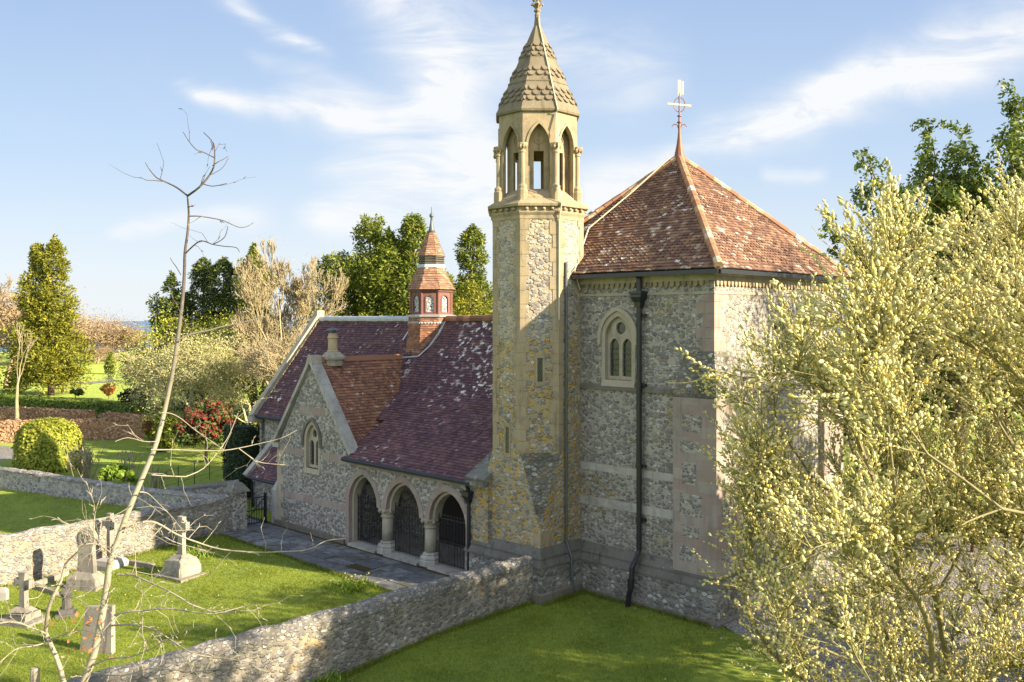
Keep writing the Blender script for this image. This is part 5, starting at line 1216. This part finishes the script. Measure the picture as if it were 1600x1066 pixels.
# ------------------------------------------------------------------ the flowering willow on the right
def in_poly(x, y, poly):
    c = False; j = len(poly) - 1
    for i in range(len(poly)):
        xi, yi = poly[i]; xj, yj = poly[j]
        if (yi > y) != (yj > y) and x < (xj - xi) * (y - yi) / (yj - yi) + xi: c = not c
        j = i
    return c
WB = np.array([7.4, 11.6, -.4])
wpoly = [(1125, 610), (1140, 690), (1135, 760), (1150, 850), (1105, 905), (1165, 1005), (1205, 1075), (1300, 1220), (1900, 1220), (2000, 700), (1900, 330), (1700, 285), (1600, 285), (1540, 345), (1470, 360), (1400, 340), (1350, 375), (1305, 405), (1300, 450), (1235, 490), (1215, 540), (1165, 575)]
rs = np.random.default_rng(101); tg = []
while len(tg) < 1000:
    px, py = rs.uniform(1080, 2000), rs.uniform(200, 1220)
    if not in_poly(px, py, wpoly): continue
    if px < 1320 and rs.random() < .35: continue
    if py > 880 and rs.random() < .55 and px < 1640: continue
    if px > 1750 and rs.random() < .4: continue
    Y = np.clip(rs.normal(11.2, 2.0), 7.0, 15.5); Y = Y if px > 1250 else np.clip(rs.normal(11.0, 1.2), 8.5, 13.5)
    tg.append(np.array(P(px, py, Y)))
tg = np.array(tg); order = np.argsort(np.linalg.norm(tg - WB, axis=1)); tg = tg[order]
N_, par, plen, isT = [WB], [-1], [0.0], [False]
for k in range(1, 7): N_.append(WB + np.array([-.05 * k, .02 * k, .38 * k])); par.append(k - 1); plen.append(.38 * k); isT.append(False)
for q in tg:
    A_ = np.array(N_); dd = np.linalg.norm(A_ - q, axis=1); b = int(np.argmin(dd + .42 * np.array(plen) + 2.0 * (q[2] < A_[:, 2] - .6)))
    p = A_[b]; n = max(1, int(dd[b] / .35)); prev = b; side = rs.normal(size=3) * .07 * dd[b]
    for k in range(1, n + 1):
        f = k / n; pt = p + (q - p) * f + side * math.sin(f * math.pi) + np.array([0, 0, -.08 * dd[b] * math.sin(f * math.pi)])
        N_.append(pt); par.append(prev); plen.append(plen[prev] + dd[b] / n); isT.append(k == n); prev = len(N_) - 1
N_ = np.array(N_)
for _ in range(5):                                        # ease the forks into curves
    sm = N_.copy(); cnt = np.zeros(len(N_)); cs_ = np.zeros_like(N_)
    for k in range(1, len(N_)): cs_[par[k]] += N_[k]; cnt[par[k]] += 1
    has = cnt > 0; has[:3] = False
    pk_ = np.array([max(0, q) for q in par]); N_[has] = .5 * sm[has] + .25 * sm[pk_[has]] + .25 * cs_[has] / cnt[has][:, None]
desc = np.ones(len(N_))
for k in range(len(N_) - 1, 0, -1): desc[par[k]] += desc[k]
rad = np.clip(.0052 * desc ** .44, .005, .20)
segs = [(N_[par[k]], N_[k], rad[par[k]] if desc[par[k]] < desc[k] * 3 else rad[k] * 1.15, rad[k]) for k in range(1, len(N_))]
wbark, t = newmat('bark_willow'); c = t.pos(); t.out(t.mix(t.noise(c, 6, 5), (.10,.085,.04), (.30,.27,.15)), .85, t.bump(t.noise(c, 40, 4), .4, .01), .2)
wtwig, t = newmat('twig_willow'); c = t.pos(); t.out(t.mix(t.noise(c, 9, 3), (.13,.13,.035), (.30,.27,.10)), .7, None, .2)
willow = treething('willow_tree', 'large pussy willow covered in pale yellow catkins filling the right foreground', 'tree', tuple(WB))
o = tubes('trunk', [(a - WB, b - WB, r, q) for a, b, r, q in segs], wbark, willow, 5)
tw, cp, ca, cs = [], [], [], []
cand = np.where((desc < 40))[0]; cand = cand[cand > 7]
for k in range(28000):
    i = int(rs.choice(cand)); p = N_[i] + (N_[par[i]] - N_[i]) * rs.random(); d = N_[i] - N_[par[i]]; d /= np.linalg.norm(d) + 1e-9
    px_ = 800 + p[0] / p[1] * F
    if math.sin(p[0]*2.9+1.3*math.sin(p[2]*1.7)) + math.sin(p[2]*3.1+1.1*math.sin(p[1]*2.2)) + math.sin(p[1]*2.6+p[0]) < rs.uniform(-1.5, .7): continue
    if px_ < 1330 and rs.random() < .28: continue
    v = d * .6 + rs.normal(size=3) * .62 + np.array([-.08, -.05, .42]); v /= np.linalg.norm(v); L_ = rs.uniform(.25, .75)
    py_ = 500 + (CAMZ - p[2]) / p[1] * F
    sub = 4; q = p; pts = [p]
    for s in range(sub):
        v = v + rs.normal(size=3) * .12 + np.array([0, 0, .07]); v /= np.linalg.norm(v); q2 = q + v * L_ / sub; tw.append((q, q2, .0055 - .0009 * s, .0048 - .0009 * s)); q = q2; pts.append(q)
    if rs.random() < .12: continue
    m_ = int(L_ / .038); dens = 1.0 if py_ < 820 else .7
    st = rs.uniform(.1, .6)
    for s in range(m_):
        f = (s + rs.random() * .5) / m_
        if f < st or rs.random() > dens: continue
        a = pts[min(sub - 1, int(f * sub))]; b = pts[min(sub, int(f * sub) + 1)]; z = a + (b - a) * (f * sub - int(f * sub)); dr = (b - a) / (np.linalg.norm(b - a) + 1e-9)
        o_ = rs.normal(size=3); o_ -= o_.dot(dr) * dr; o_ /= np.linalg.norm(o_) + 1e-9; ax = dr * .8 + o_ * .65; ax /= np.linalg.norm(ax)
        sz = rs.uniform(.028, .066); cp.append(z + ax * sz * .5); ca.append(ax); cs.append(sz)
tubes('twigs', [(a - WB, b - WB, r, q) for a, b, r, q in tw], wtwig, willow, 3)
cp, ca, cs = np.array(cp), np.array(ca), np.array(cs)
def catkins(name, cp, ca, cs, mat, parent, fat=.27):
    n = len(cp); x = np.cross(ca, unit(n)); x /= np.linalg.norm(x, axis=1)[:, None]; y = np.cross(ca, x); V = [cp - ca * cs[:, None] * .5]
    for zz, rr in ((-.28, .8), (.12, 1.0), (.38, .6)):
        for k in range(5): V.append(cp + ca * cs[:, None] * zz + (x * math.cos(1.2566 * k) + y * math.sin(1.2566 * k)) * (cs * fat * rr)[:, None])
    V.append(cp + ca * cs[:, None] * .52); V = np.stack(V, 1); T = []
    for k in range(5):
        j = (k + 1) % 5; T.append((0, 1 + j, 1 + k)); T.append((11 + k, 11 + j, 16))
        for r in (1, 6): T += [(r + k, r + j, r + 5 + j), (r + k, r + 5 + j, r + 5 + k)]
    T = np.array(T); Fc = (np.arange(n)[:, None, None] * 17 + T[None]).reshape(-1, 3)
    return npmesh(name, V.reshape(-1, 3), Fc, mat, parent, smooth=True)
m, t = newmat('catkin'); f = t.isl()
k = t.ramp(f, [(0, (.38,.37,.17)), (.3, (.60,.56,.30)), (.6, (.72,.66,.34)), (.85, (.76,.64,.18)), (1, (.74,.70,.42))])
b_ = t.n('ShaderNodeBsdfPrincipled', {'Base Color': k, 'Roughness': .9, 'Specular IOR Level': .1, 'Normal': t.bump(t.noise(t.pos(), 260, 2), .4, .004)}); tr = t.n('ShaderNodeBsdfTranslucent', {'Color': k})
t.n('ShaderNodeOutputMaterial', {0: t.n('ShaderNodeMixShader', {0: .22, 1: b_.outputs[0], 2: tr.outputs[0]}).outputs[0]})
rng = np.random.default_rng(5); o = catkins('catkins', cp - WB, ca, cs, m, willow); o['kind'] = 'stuff'
print('catkins', len(cp), 'twigs', len(tw), 'branch', len(segs))
# a few fresh leaves low in the crown
L_fresh = leafmat('fresh_leaf', (.14,.22,.02), (.22,.32,.03), (.32,.40,.06), .35)
k_ = rs.choice(np.where(N_[:, 2] < 8.2)[0], 900); p = N_[k_] + rs.normal(size=(900, 3)) * .12; o = leafmesh('leaves', p - WB, unit(900), unit(900), .055, .03, L_fresh, willow); o['kind'] = 'stuff'

# ------------------------------------------------------------------ the bare sapling on the left, close to the drone
sbark, t = newmat('bark_sapling'); c = t.pos(); k = t.mix(t.noise(c, 7, 5), (.17,.155,.115), (.36,.33,.245)); k = t.mix(t.ss(t.n('ShaderNodeSeparateXYZ', {0: c}).outputs[2], 7.4, 9.6), k, (.075,.065,.06)); k = t.mix(t.ss(t.noise(c, 22, 5, .7), .55, .68), k, (.16,.14,.09)); t.out(k, .8, t.bump(t.noise(c, 60, 4), .3, .006), .25)  # bark darkens with height: the backlit look of the top put into its colour
SY = 9.0; SB = P(70, 500, SY); SB.z = -.4; SB = np.array(SB)
sapling = treething('sapling', 'slender bare sapling with pale crooked twigs close on the left', 'tree', tuple(SB))
rs = np.random.default_rng(31); ssegs, trunkseg = [], []
def px_path(pts, r0, r1, y0=0.0, y1=0.0, trunk=False, twigs=True, root=None):
    """smooth a drawn line into a branch whose depth wanders from y0 to y1"""
    pts = np.array(pts, float); n = len(pts); out = []
    dy = y0 + (y1 - y0) * np.linspace(0, 1, n) + np.append(0, np.cumsum(rs.normal(size=n - 1) * .05))
    P3 = [np.array(P(a, b, SY + c)) for (a, b), c in zip(pts, dy)]
    res = []
    for i in range(n - 1):                                   # catmull-rom
        p0, p1, p2, p3 = P3[max(i - 1, 0)], P3[i], P3[i + 1], P3[min(i + 2, n - 1)]
        for s in range(3):
            u = s / 3; res.append(.5 * ((2 * p1) + (p2 - p0) * u + (2 * p0 - 5 * p1 + 4 * p2 - p3) * u * u + (3 * p1 - p0 - 3 * p2 + p3) * u ** 3))
    res.append(P3[-1]); m_ = len(res)
    for i in range(m_ - 1):
        f = i / (m_ - 1); (trunkseg if trunk else ssegs).append((res[i] - SB, res[i + 1] - SB, r0 + (r1 - r0) * f, r0 + (r1 - r0) * (i + 1) / (m_ - 1)))
    if twigs:
        for i in range(2, m_ - 1):
            if rs.random() < (.62 if res[i][2] < 7.6 else .16):
                p = res[i]; d = res[min(i + 1, m_ - 1)] - res[i - 1]; d /= np.linalg.norm(d) + 1e-9
                v = d * .5 + rs.normal(size=3) * .6 + np.array([0, 0, .25]); v /= np.linalg.norm(v); L_ = rs.uniform(.06, .5) * (.4 if trunk else 1); rr = max(.0028, (r0 + (r1 - r0) * i / m_) * .45); rr = min(rr, .005)
                for s in range(4):
                    v = v + rs.normal(size=3) * .3; v /= np.linalg.norm(v); q = p + v * L_ / 4; ssegs.append((p - SB, q - SB, rr * (1 - .15 * s), rr * (1 - .15 * (s + 1)))); p = q
                    if rs.random() < .35: ssegs.append((p - SB, p - SB + v * .03 + rs.normal(size=3) * .012, .0055, .002))
    return res
T1 = [(120, 1090), (140, 1042), (152, 1000), (165, 930), (172, 880), (184, 845), (200, 800), (225, 740), (245, 690), (262, 620), (274, 555), (284, 480), (288, 430), (289, 395), (293, 365), (295, 335), (293, 306)]
px_path(T1, .039, .009, 0, .1, True)
px_path([(60, 1700), (75, 1500), (90, 1300), (108, 1160), (120, 1090)], .065, .040, 0, 0, True, False); px_path([(40, 2075), (50, 1900), (60, 1700)], .08, .065, 0, 0, True, False)
px_path([(112, 1120), (95, 1047), (78, 1004), (72, 987), (75, 955), (83, 932), (95, 909), (103, 881), (121, 863), (140, 842)], .026, .007, 0, -.35, True)
for pts, r0, r1, y1 in (
    ([(293, 306), (312, 292), (328, 273), (335, 256), (335, 230), (330, 219), (318, 207)], .012, .004, .1),
    ([(334, 246), (318, 238), (307, 234), (296, 222), (286, 206)], .006, .003, -.2),
    ([(332, 259), (341, 253), (349, 249), (357, 244)], .005, .003, .2), ([(328, 274), (340, 268), (349, 261), (357, 247)], .005, .003, .4),
    ([(318, 288), (330, 291), (340, 290), (354, 287)], .005, .003, -.3), ([(334, 230), (329, 221), (332, 226)], .004, .003, 0),
    ([(293, 306), (276, 293), (258, 284), (247, 279), (241, 274), (233, 264), (227, 254)], .010, .003, -.3), ([(258, 284), (240, 282), (230, 282), (219, 277)], .005, .003, -.4),
    ([(295, 338), (310, 338), (325, 340), (349, 345), (372, 355), (386, 354), (396, 348)], .007, .003, .5),
    ([(290, 396), (300, 386), (312, 377), (322, 378), (332, 382), (350, 385), (369, 387), (374, 394)], .008, .003, -.4), ([(332, 382), (343, 377), (352, 369), (356, 354)], .005, .003, -.2),
    ([(278, 531), (300, 522), (328, 516), (345, 511), (369, 506), (395, 500), (416, 494), (430, 485), (442, 474)], .010, .003, .7),
    ([(283, 430), (276, 418), (270, 410), (266, 403)], .005, .003, -.2),
    ([(201, 822), (222, 816), (244, 817), (276, 835), (304, 846), (344, 858), (400, 863), (440, 862), (481, 859), (510, 845), (540, 842)], .013, .004, 1.0),
    ([(200, 828), (222, 827), (238, 828), (270, 846), (304, 856), (330, 864)], .008, .003, .4),
    ([(184, 898), (205, 898), (218, 903), (238, 912), (258, 921), (282, 934), (304, 947), (344, 958), (375, 955), (400, 955)], .011, .004, -.7),
    ([(178, 962), (200, 956), (224, 954), (250, 951), (273, 952), (300, 956), (335, 959), (380, 948), (405, 942)], .012, .004, -.5),
    ([(172, 978), (195, 976), (212, 977), (241, 984), (264, 998), (282, 1010), (301, 1021), (330, 1027), (359, 1030), (399, 1036)], .011, .004, -.9),
    ([(241, 984), (252, 1000), (256, 1020), (250, 1040)], .006, .003, -.9), ([(264, 998), (280, 1018), (300, 1045), (330, 1080)], .006, .003, -.9),
    ([(236, 703), (270, 703), (310, 704), (349, 704), (380, 699), (402, 694), (439, 685), (464, 672)], .008, .003, .6), ([(372, 700), (388, 712), (405, 722), (425, 725), (450, 727)], .006, .003, .6),
    ([(252, 645), (266, 646), (281, 653), (296, 665), (310, 676), (328, 688), (341, 697), (352, 705)], .006, .003, .3), ([(290, 745), (318, 732), (342, 704), (358, 680), (372, 645)], .007, .003, .5), ([(236, 742), (262, 744), (290, 745)], .007, .007, .5),
    ([(218, 769), (228, 770), (238, 777), (254, 793), (270, 809), (278, 820), (287, 832)], .007, .003, -.3), ([(215, 778), (235, 790), (255, 805)], .006, .003, -.4),
    ([(181, 872), (170, 862), (161, 855), (152, 846), (146, 835), (147, 815), (148, 794), (143, 774)], .009, .003, -.4), ([(146, 835), (136, 812), (150, 797), (162, 784)], .005, .003, -.4),
    ([(172, 876), (160, 862), (152, 850), (125, 852), (100, 858), (60, 856), (29, 860), (5, 850)], .006, .003, -.6),
    ([(72, 990), (60, 985), (49, 981), (32, 974), (14, 972), (-5, 975)], .010, .005, -.6), ([(75, 1004), (50, 1010), (29, 1013), (14, 1022), (0, 1036)], .008, .004, -.5),
    ([(80, 1000), (105, 990), (130, 985), (160, 992)], .007, .003, -.5), ([(95, 909), (85, 915), (70, 918), (60, 933), (40, 936)], .006, .003, -.4), ([(84, 930), (100, 935), (118, 934), (140, 948), (160, 960)], .007, .003, -.6),
    ([(140, 1042), (170, 1030), (205, 1026), (232, 1016), (260, 1000), (290, 985), (325, 975)], .009, .003, -.8), ([(140, 1050), (190, 1056), (240, 1044), (300, 1050), (360, 1042)], .008, .003, -1.0),
    ([(206, 790), (180, 805), (150, 812), (120, 822), (95, 815)], .006, .003, -.5), ([(245, 690), (225, 690), (200, 684), (180, 690)], .005, .003, -.3),
    ([(224, 955), (222, 985), (226, 1010), (218, 1040)], .005, .003, -.7), ([(218, 903), (222, 930), (216, 960)], .005, .003, -.7)):
    px_path(pts, r0, r1, 0, y1)
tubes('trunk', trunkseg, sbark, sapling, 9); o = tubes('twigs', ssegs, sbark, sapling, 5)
L_old = leafmat('old_brown_leaf', (.25,.09,.03), (.38,.16,.06), (.45,.24,.10), .3); rng = np.random.default_rng(8)
p = np.array([np.array(P(a, b, SY - .2)) for a, b in zip(rng.normal(135, 18, 26), rng.normal(1000, 22, 26))]) - SB + rng.normal(size=(26, 3)) * .08; o = leafmesh('dead_leaves', p, unit(26), unit(26), .06, .035, L_old, sapling); o['kind'] = 'stuff'

# ------------------------------------------------------------------ evergreens and bushes behind the willow
rng = np.random.default_rng(90)
def plumes(name, label, base, pl, n, L, mat, trunk_r, group=None):
    root = treething(name, label, 'tree', base, group); B = np.array(base); cl, segs = [], []
    for (p0, p1, w0, w1) in pl:
        p0, p1 = np.array(p0) - B, np.array(p1) - B; ln = np.linalg.norm(p1 - p0); K = max(4, int(ln / .7))
        prev = p0
        for k in range(K + 1):
            f = k / K; w_ = w0 + (w1 - w0) * f; q = p0 + (p1 - p0) * f + np.append(rng.normal(size=2) * .12 * w_, 0)
            for _ in range(5): cl.append((q + unit(1)[0] * w_ * rng.uniform(.2, 1.15), w_ * rng.uniform(.28, .55)))
            if k: segs.append((prev, q, .06 * (1 - f) + .02, .06 * (1 - f) + .015)); prev = q
    leafy('crown', cl, n, L, L * .45, mat, root, shell=.25, spread=1.6)
    z0 = np.mean([np.array(p[0]) - B for p in pl], 0); segs += [(np.array([0, 0, -.5]), z0 * .6, trunk_r, trunk_r * .8)] + [(z0 * .6, np.array(p[0]) - B, trunk_r * .5, .12) for p in pl]
    tubes('trunk', segs, bark, root, 6); return root
def pl(a, b, w0, w1, Y, Y2=None): return (P(*a, Y), P(*b, Y2 or Y), w0 / F * Y, w1 / F * Y)
b = P(1480, 500, 38); b.z = 0
plumes('evergreen_tree', 'tall dark leafy evergreen rising in ragged plumes behind the willow', b, [pl((1430, 440), (1350, 240), 74, 20, 37), pl((1470, 420), (1405, 300), 66, 31, 36), pl((1485, 440), (1450, 200), 74, 26, 38), pl((1530, 420), (1500, 215), 74, 31, 39), pl((1480, 400), (1475, 270), 72, 43, 37), pl((1590, 440), (1583, 160), 84, 34, 37), pl((1640, 440), (1650, 120), 96, 40, 38), pl((1420, 470), (1310, 360), 55, 29, 36), pl((1560, 480), (1545, 300), 96, 58, 38), pl((1450, 560), (1470, 400), 102, 108, 38), pl((1540, 520), (1550, 380), 108, 108, 37), pl((1600, 600), (1620, 420), 120, 123, 38)], 90000, .23, L_holm, .35)
for i, (px, py, Y, wp, hp, mt, lab, Lf) in enumerate((
    (1345, 0, 46, 90, 240, L_dark, 'dark evergreen bush behind the chapel corner, seen through the willow', .3),
    (1440, 0, 44, 170, 340, L_holm, 'broad glossy evergreen bush behind the middle of the willow', .3),
    (1570, 0, 42, 190, 420, L_dark, 'dark tall bush at the right edge behind the willow', .3),
    (1720, 0, 40, 220, 450, L_dark, 'dark bush beyond the right edge of the drive', .3),
    (1385, 0, 37, 110, 90, L_mid, 'low bright green shrub on the bank beside the gravel drive', .22),
    (1520, 0, 35, 150, 80, L_dark, 'low dark shrub at the back of the gravel drive', .22))):
    b = P(px, 500, Y); b.z = 0
    shrub('evergreen_bush', lab, 0, 0, wp, hp, mt, 5600, Lf, 200 + i, 'bush', base=tuple(b), k=46, r=(.2, .36))

# ------------------------------------------------------------------ trees beside the drive, out of the frame to the right, that shade the lawn
bare('bare_tree', 'leafless tree beside the drive, to the right of the chapel', 0, 0, 0, bark, 301, 5, 4, .75, wide=1.2, base=(21.5, 24.0, 0), rmin=.02) if False else None
def ptree(label, base, H, seed, wide=1.2, depth=5, nb=4, ever=None):
    rs = np.random.default_rng(seed); root = treething('roadside_tree', label, 'tree', base); segs, tips = [], []
    grow((0, 0, -.3), (0, 0, 1.0), H * .36, H * .022, depth, segs, rs, nb, .75, .08, .60, 3, tips, .014)
    z = max(s[1][2] for s in segs); k_ = H / z; S = np.array([k_ * wide, k_ * wide, k_]); segs = [(a * S, c * S, r, q) for a, c, r, q in segs]
    tubes('trunk', [s for s in segs if s[2] > H * .008], bark, root, 6); tubes('crown', [s for s in segs if s[2] <= H * .008], bark, root, 3)
    if ever:
        global rng; rng = np.random.default_rng(seed); tp = np.array([a * S for a, _ in tips]); pk = rng.integers(0, len(tp), ever[1]); p = tp[pk] + rng.normal(size=(ever[1], 3)) * .35
        leafmesh('foliage', p, unit(ever[1]), unit(ever[1]), ever[2] if len(ever) > 2 else .3, .1 if len(ever) > 2 else .16, ever[0], root)
ptree('tall sparsely leafed tree standing beside the drive beyond the right of the picture', (21.8, 22.4, 0), 15.5, 401, .72, 5, 4, (L_holm, 12000, .16))  # leaves added to the bare crown to dapple the chapel wall
ptree('leafy evergreen tree beside the drive nearest the lawn', (15.8, 18.0, -.3), 10.2, 402, 1.4, 4, 4, (L_holm, 9000))
ptree('second leafy evergreen tree beside the drive, farther to the right', (20.5, 16.0, -.3), 10.8, 403, 1.3, 4, 4, (L_holm, 6500))
ptree('third leafy evergreen tree beside the drive, close to the camera side', (15.4, 12.8, -.3), 11.4, 404, 1.4, 4, 4, (L_holm, 6500))
ptree('fourth leafy evergreen tree beside the drive, opposite the chapel corner', (18.0, 21.0, -.2), 10, 405, 1.35, 4, 4, (L_holm, 6500))

for i, (x_, y_, w2, h2, lab) in enumerate(((15.2, 20.6, 3.0, 7.8, 'rounded laurel added for shade beside the drive, out of the picture to the right'), (13.0, 16.2, 2.9, 8.8, 'rounded laurel added for shade beside the willow, out of the picture to the right'), (11.8, 13.0, 2.4, 7.2, 'rounded laurel added for shade behind the willow stems, out of the picture to the right'))):
    shrub('laurel_bush', lab, 0, 0, w2 * 2 * F / y_, h2 * F / y_, L_holm, 7000, .24, 420 + i, 'bush', base=(x_, y_, -.3), k=46, r=(.2, .36))  # unseen bushes added to keep sun off the boundary wall below the tree crowns
# ------------------------------------------------------------------ grass blades on the near lawns
L_grass = leafmat('grass_blade', (.10,.145,.014), (.195,.245,.022), (.31,.34,.045), .45, .5, .5)
rng = np.random.default_rng(77); n = 150000
uu = np.concatenate([rng.uniform(-5.1, 9.9, int(n * .62)), rng.uniform(10.5, 17.5, int(n * .25)), rng.uniform(-22, -5.8, n - int(n * .62) - int(n * .25))]); vv = np.concatenate([rng.uniform(-15, -2.72, int(n * .62)), rng.uniform(-9.5, 2.0, int(n * .25)), rng.uniform(-13, -3.0, n - int(n * .62) - int(n * .25))])
x = QX + CU * uu - SU * vv; y = QY + SU * uu + CU * vv
gp = np.array([tuple(q) for q in gl_[2:]] + [(26, 12), (26, 40)]); gpl = [tuple(q) for q in gp]
keep = np.array([not ((U0 - .4 < a < U1 + .4) and b > V0 - .4) and not (6 < a < 10.9 and -.5 < b) and not (a > 10 and in_poly(c, d, gpl)) for a, b, c, d in zip(uu, vv, x, y)]) & (y > 17)
x, y = x[keep], y[keep]; n = len(x); H = rng.uniform(.035, .085, n) * (1 + .5 * (np.sin(x * 2.3) * np.sin(y * 1.7) > .4)); w_ = .009
an = rng.random(n) * 6.283; tl = rng.normal(size=(n, 2)) * .5; z = gz(x, y) + .018 * (np.sin(x * 1.9 + np.sin(y * 1.3)) + np.sin(y * 2.3 + 1.7 * np.sin(x * .9))) - .01
# longer tufts where the mower misses, along walls and plinths
ed = []
for (a, b, m_) in (((10.5, -.3), (10.48, -9.5), 2600), ((9.9, -3.0), (9.88, -12), 1500), ((10.95, -.35), (10.95, 1.7), 500), ((10.9, 1.7), (15.7, 1.7), 1300), ((-5.15, -3), (-5.0, -14), 1800), ((-5, -2.75), (9.8, -2.75), 1500)):
    f = rng.random(m_); ed.append(np.stack([a[0] + (b[0] - a[0]) * f + rng.normal(size=m_) * .06, a[1] + (b[1] - a[1]) * f + rng.normal(size=m_) * .06], 1))
ed = np.concatenate(ed); ex_ = QX + CU * ed[:, 0] - SU * ed[:, 1]; ey_ = QY + SU * ed[:, 0] + CU * ed[:, 1]; ne = len(ed)
x = np.concatenate([x, ex_]); y = np.concatenate([y, ey_]); z = np.concatenate([z, gz(ex_, ey_) - .01]); H = np.concatenate([H, rng.uniform(.08, .22, ne)]); an = np.concatenate([an, rng.random(ne) * 6.283]); tl = np.concatenate([tl, rng.normal(size=(ne, 2)) * .4]); n = len(x)
V = np.stack([np.stack([x - np.cos(an) * w_, y - np.sin(an) * w_, z], 1), np.stack([x + np.cos(an) * w_, y + np.sin(an) * w_, z], 1), np.stack([x + tl[:, 0] * H, y + tl[:, 1] * H, z + H], 1)], 1)
tag(npmesh('grass', V.reshape(-1, 3), np.arange(n * 3).reshape(-1, 3), L_grass), kind='stuff')
# daisies
rng = np.random.default_rng(78); k = rng.choice(n, 260); V = np.stack([x[k], y[k], z[k] + .06], 1); m, t = newmat('daisy'); t.out((.75,.74,.62), .8)
tag(leafmesh('daisies', V, unit(260), np.tile([0, 0, 1.0], (260, 1)) + rng.normal(size=(260, 3)) * .3, .04, .035, m, None), kind='stuff')
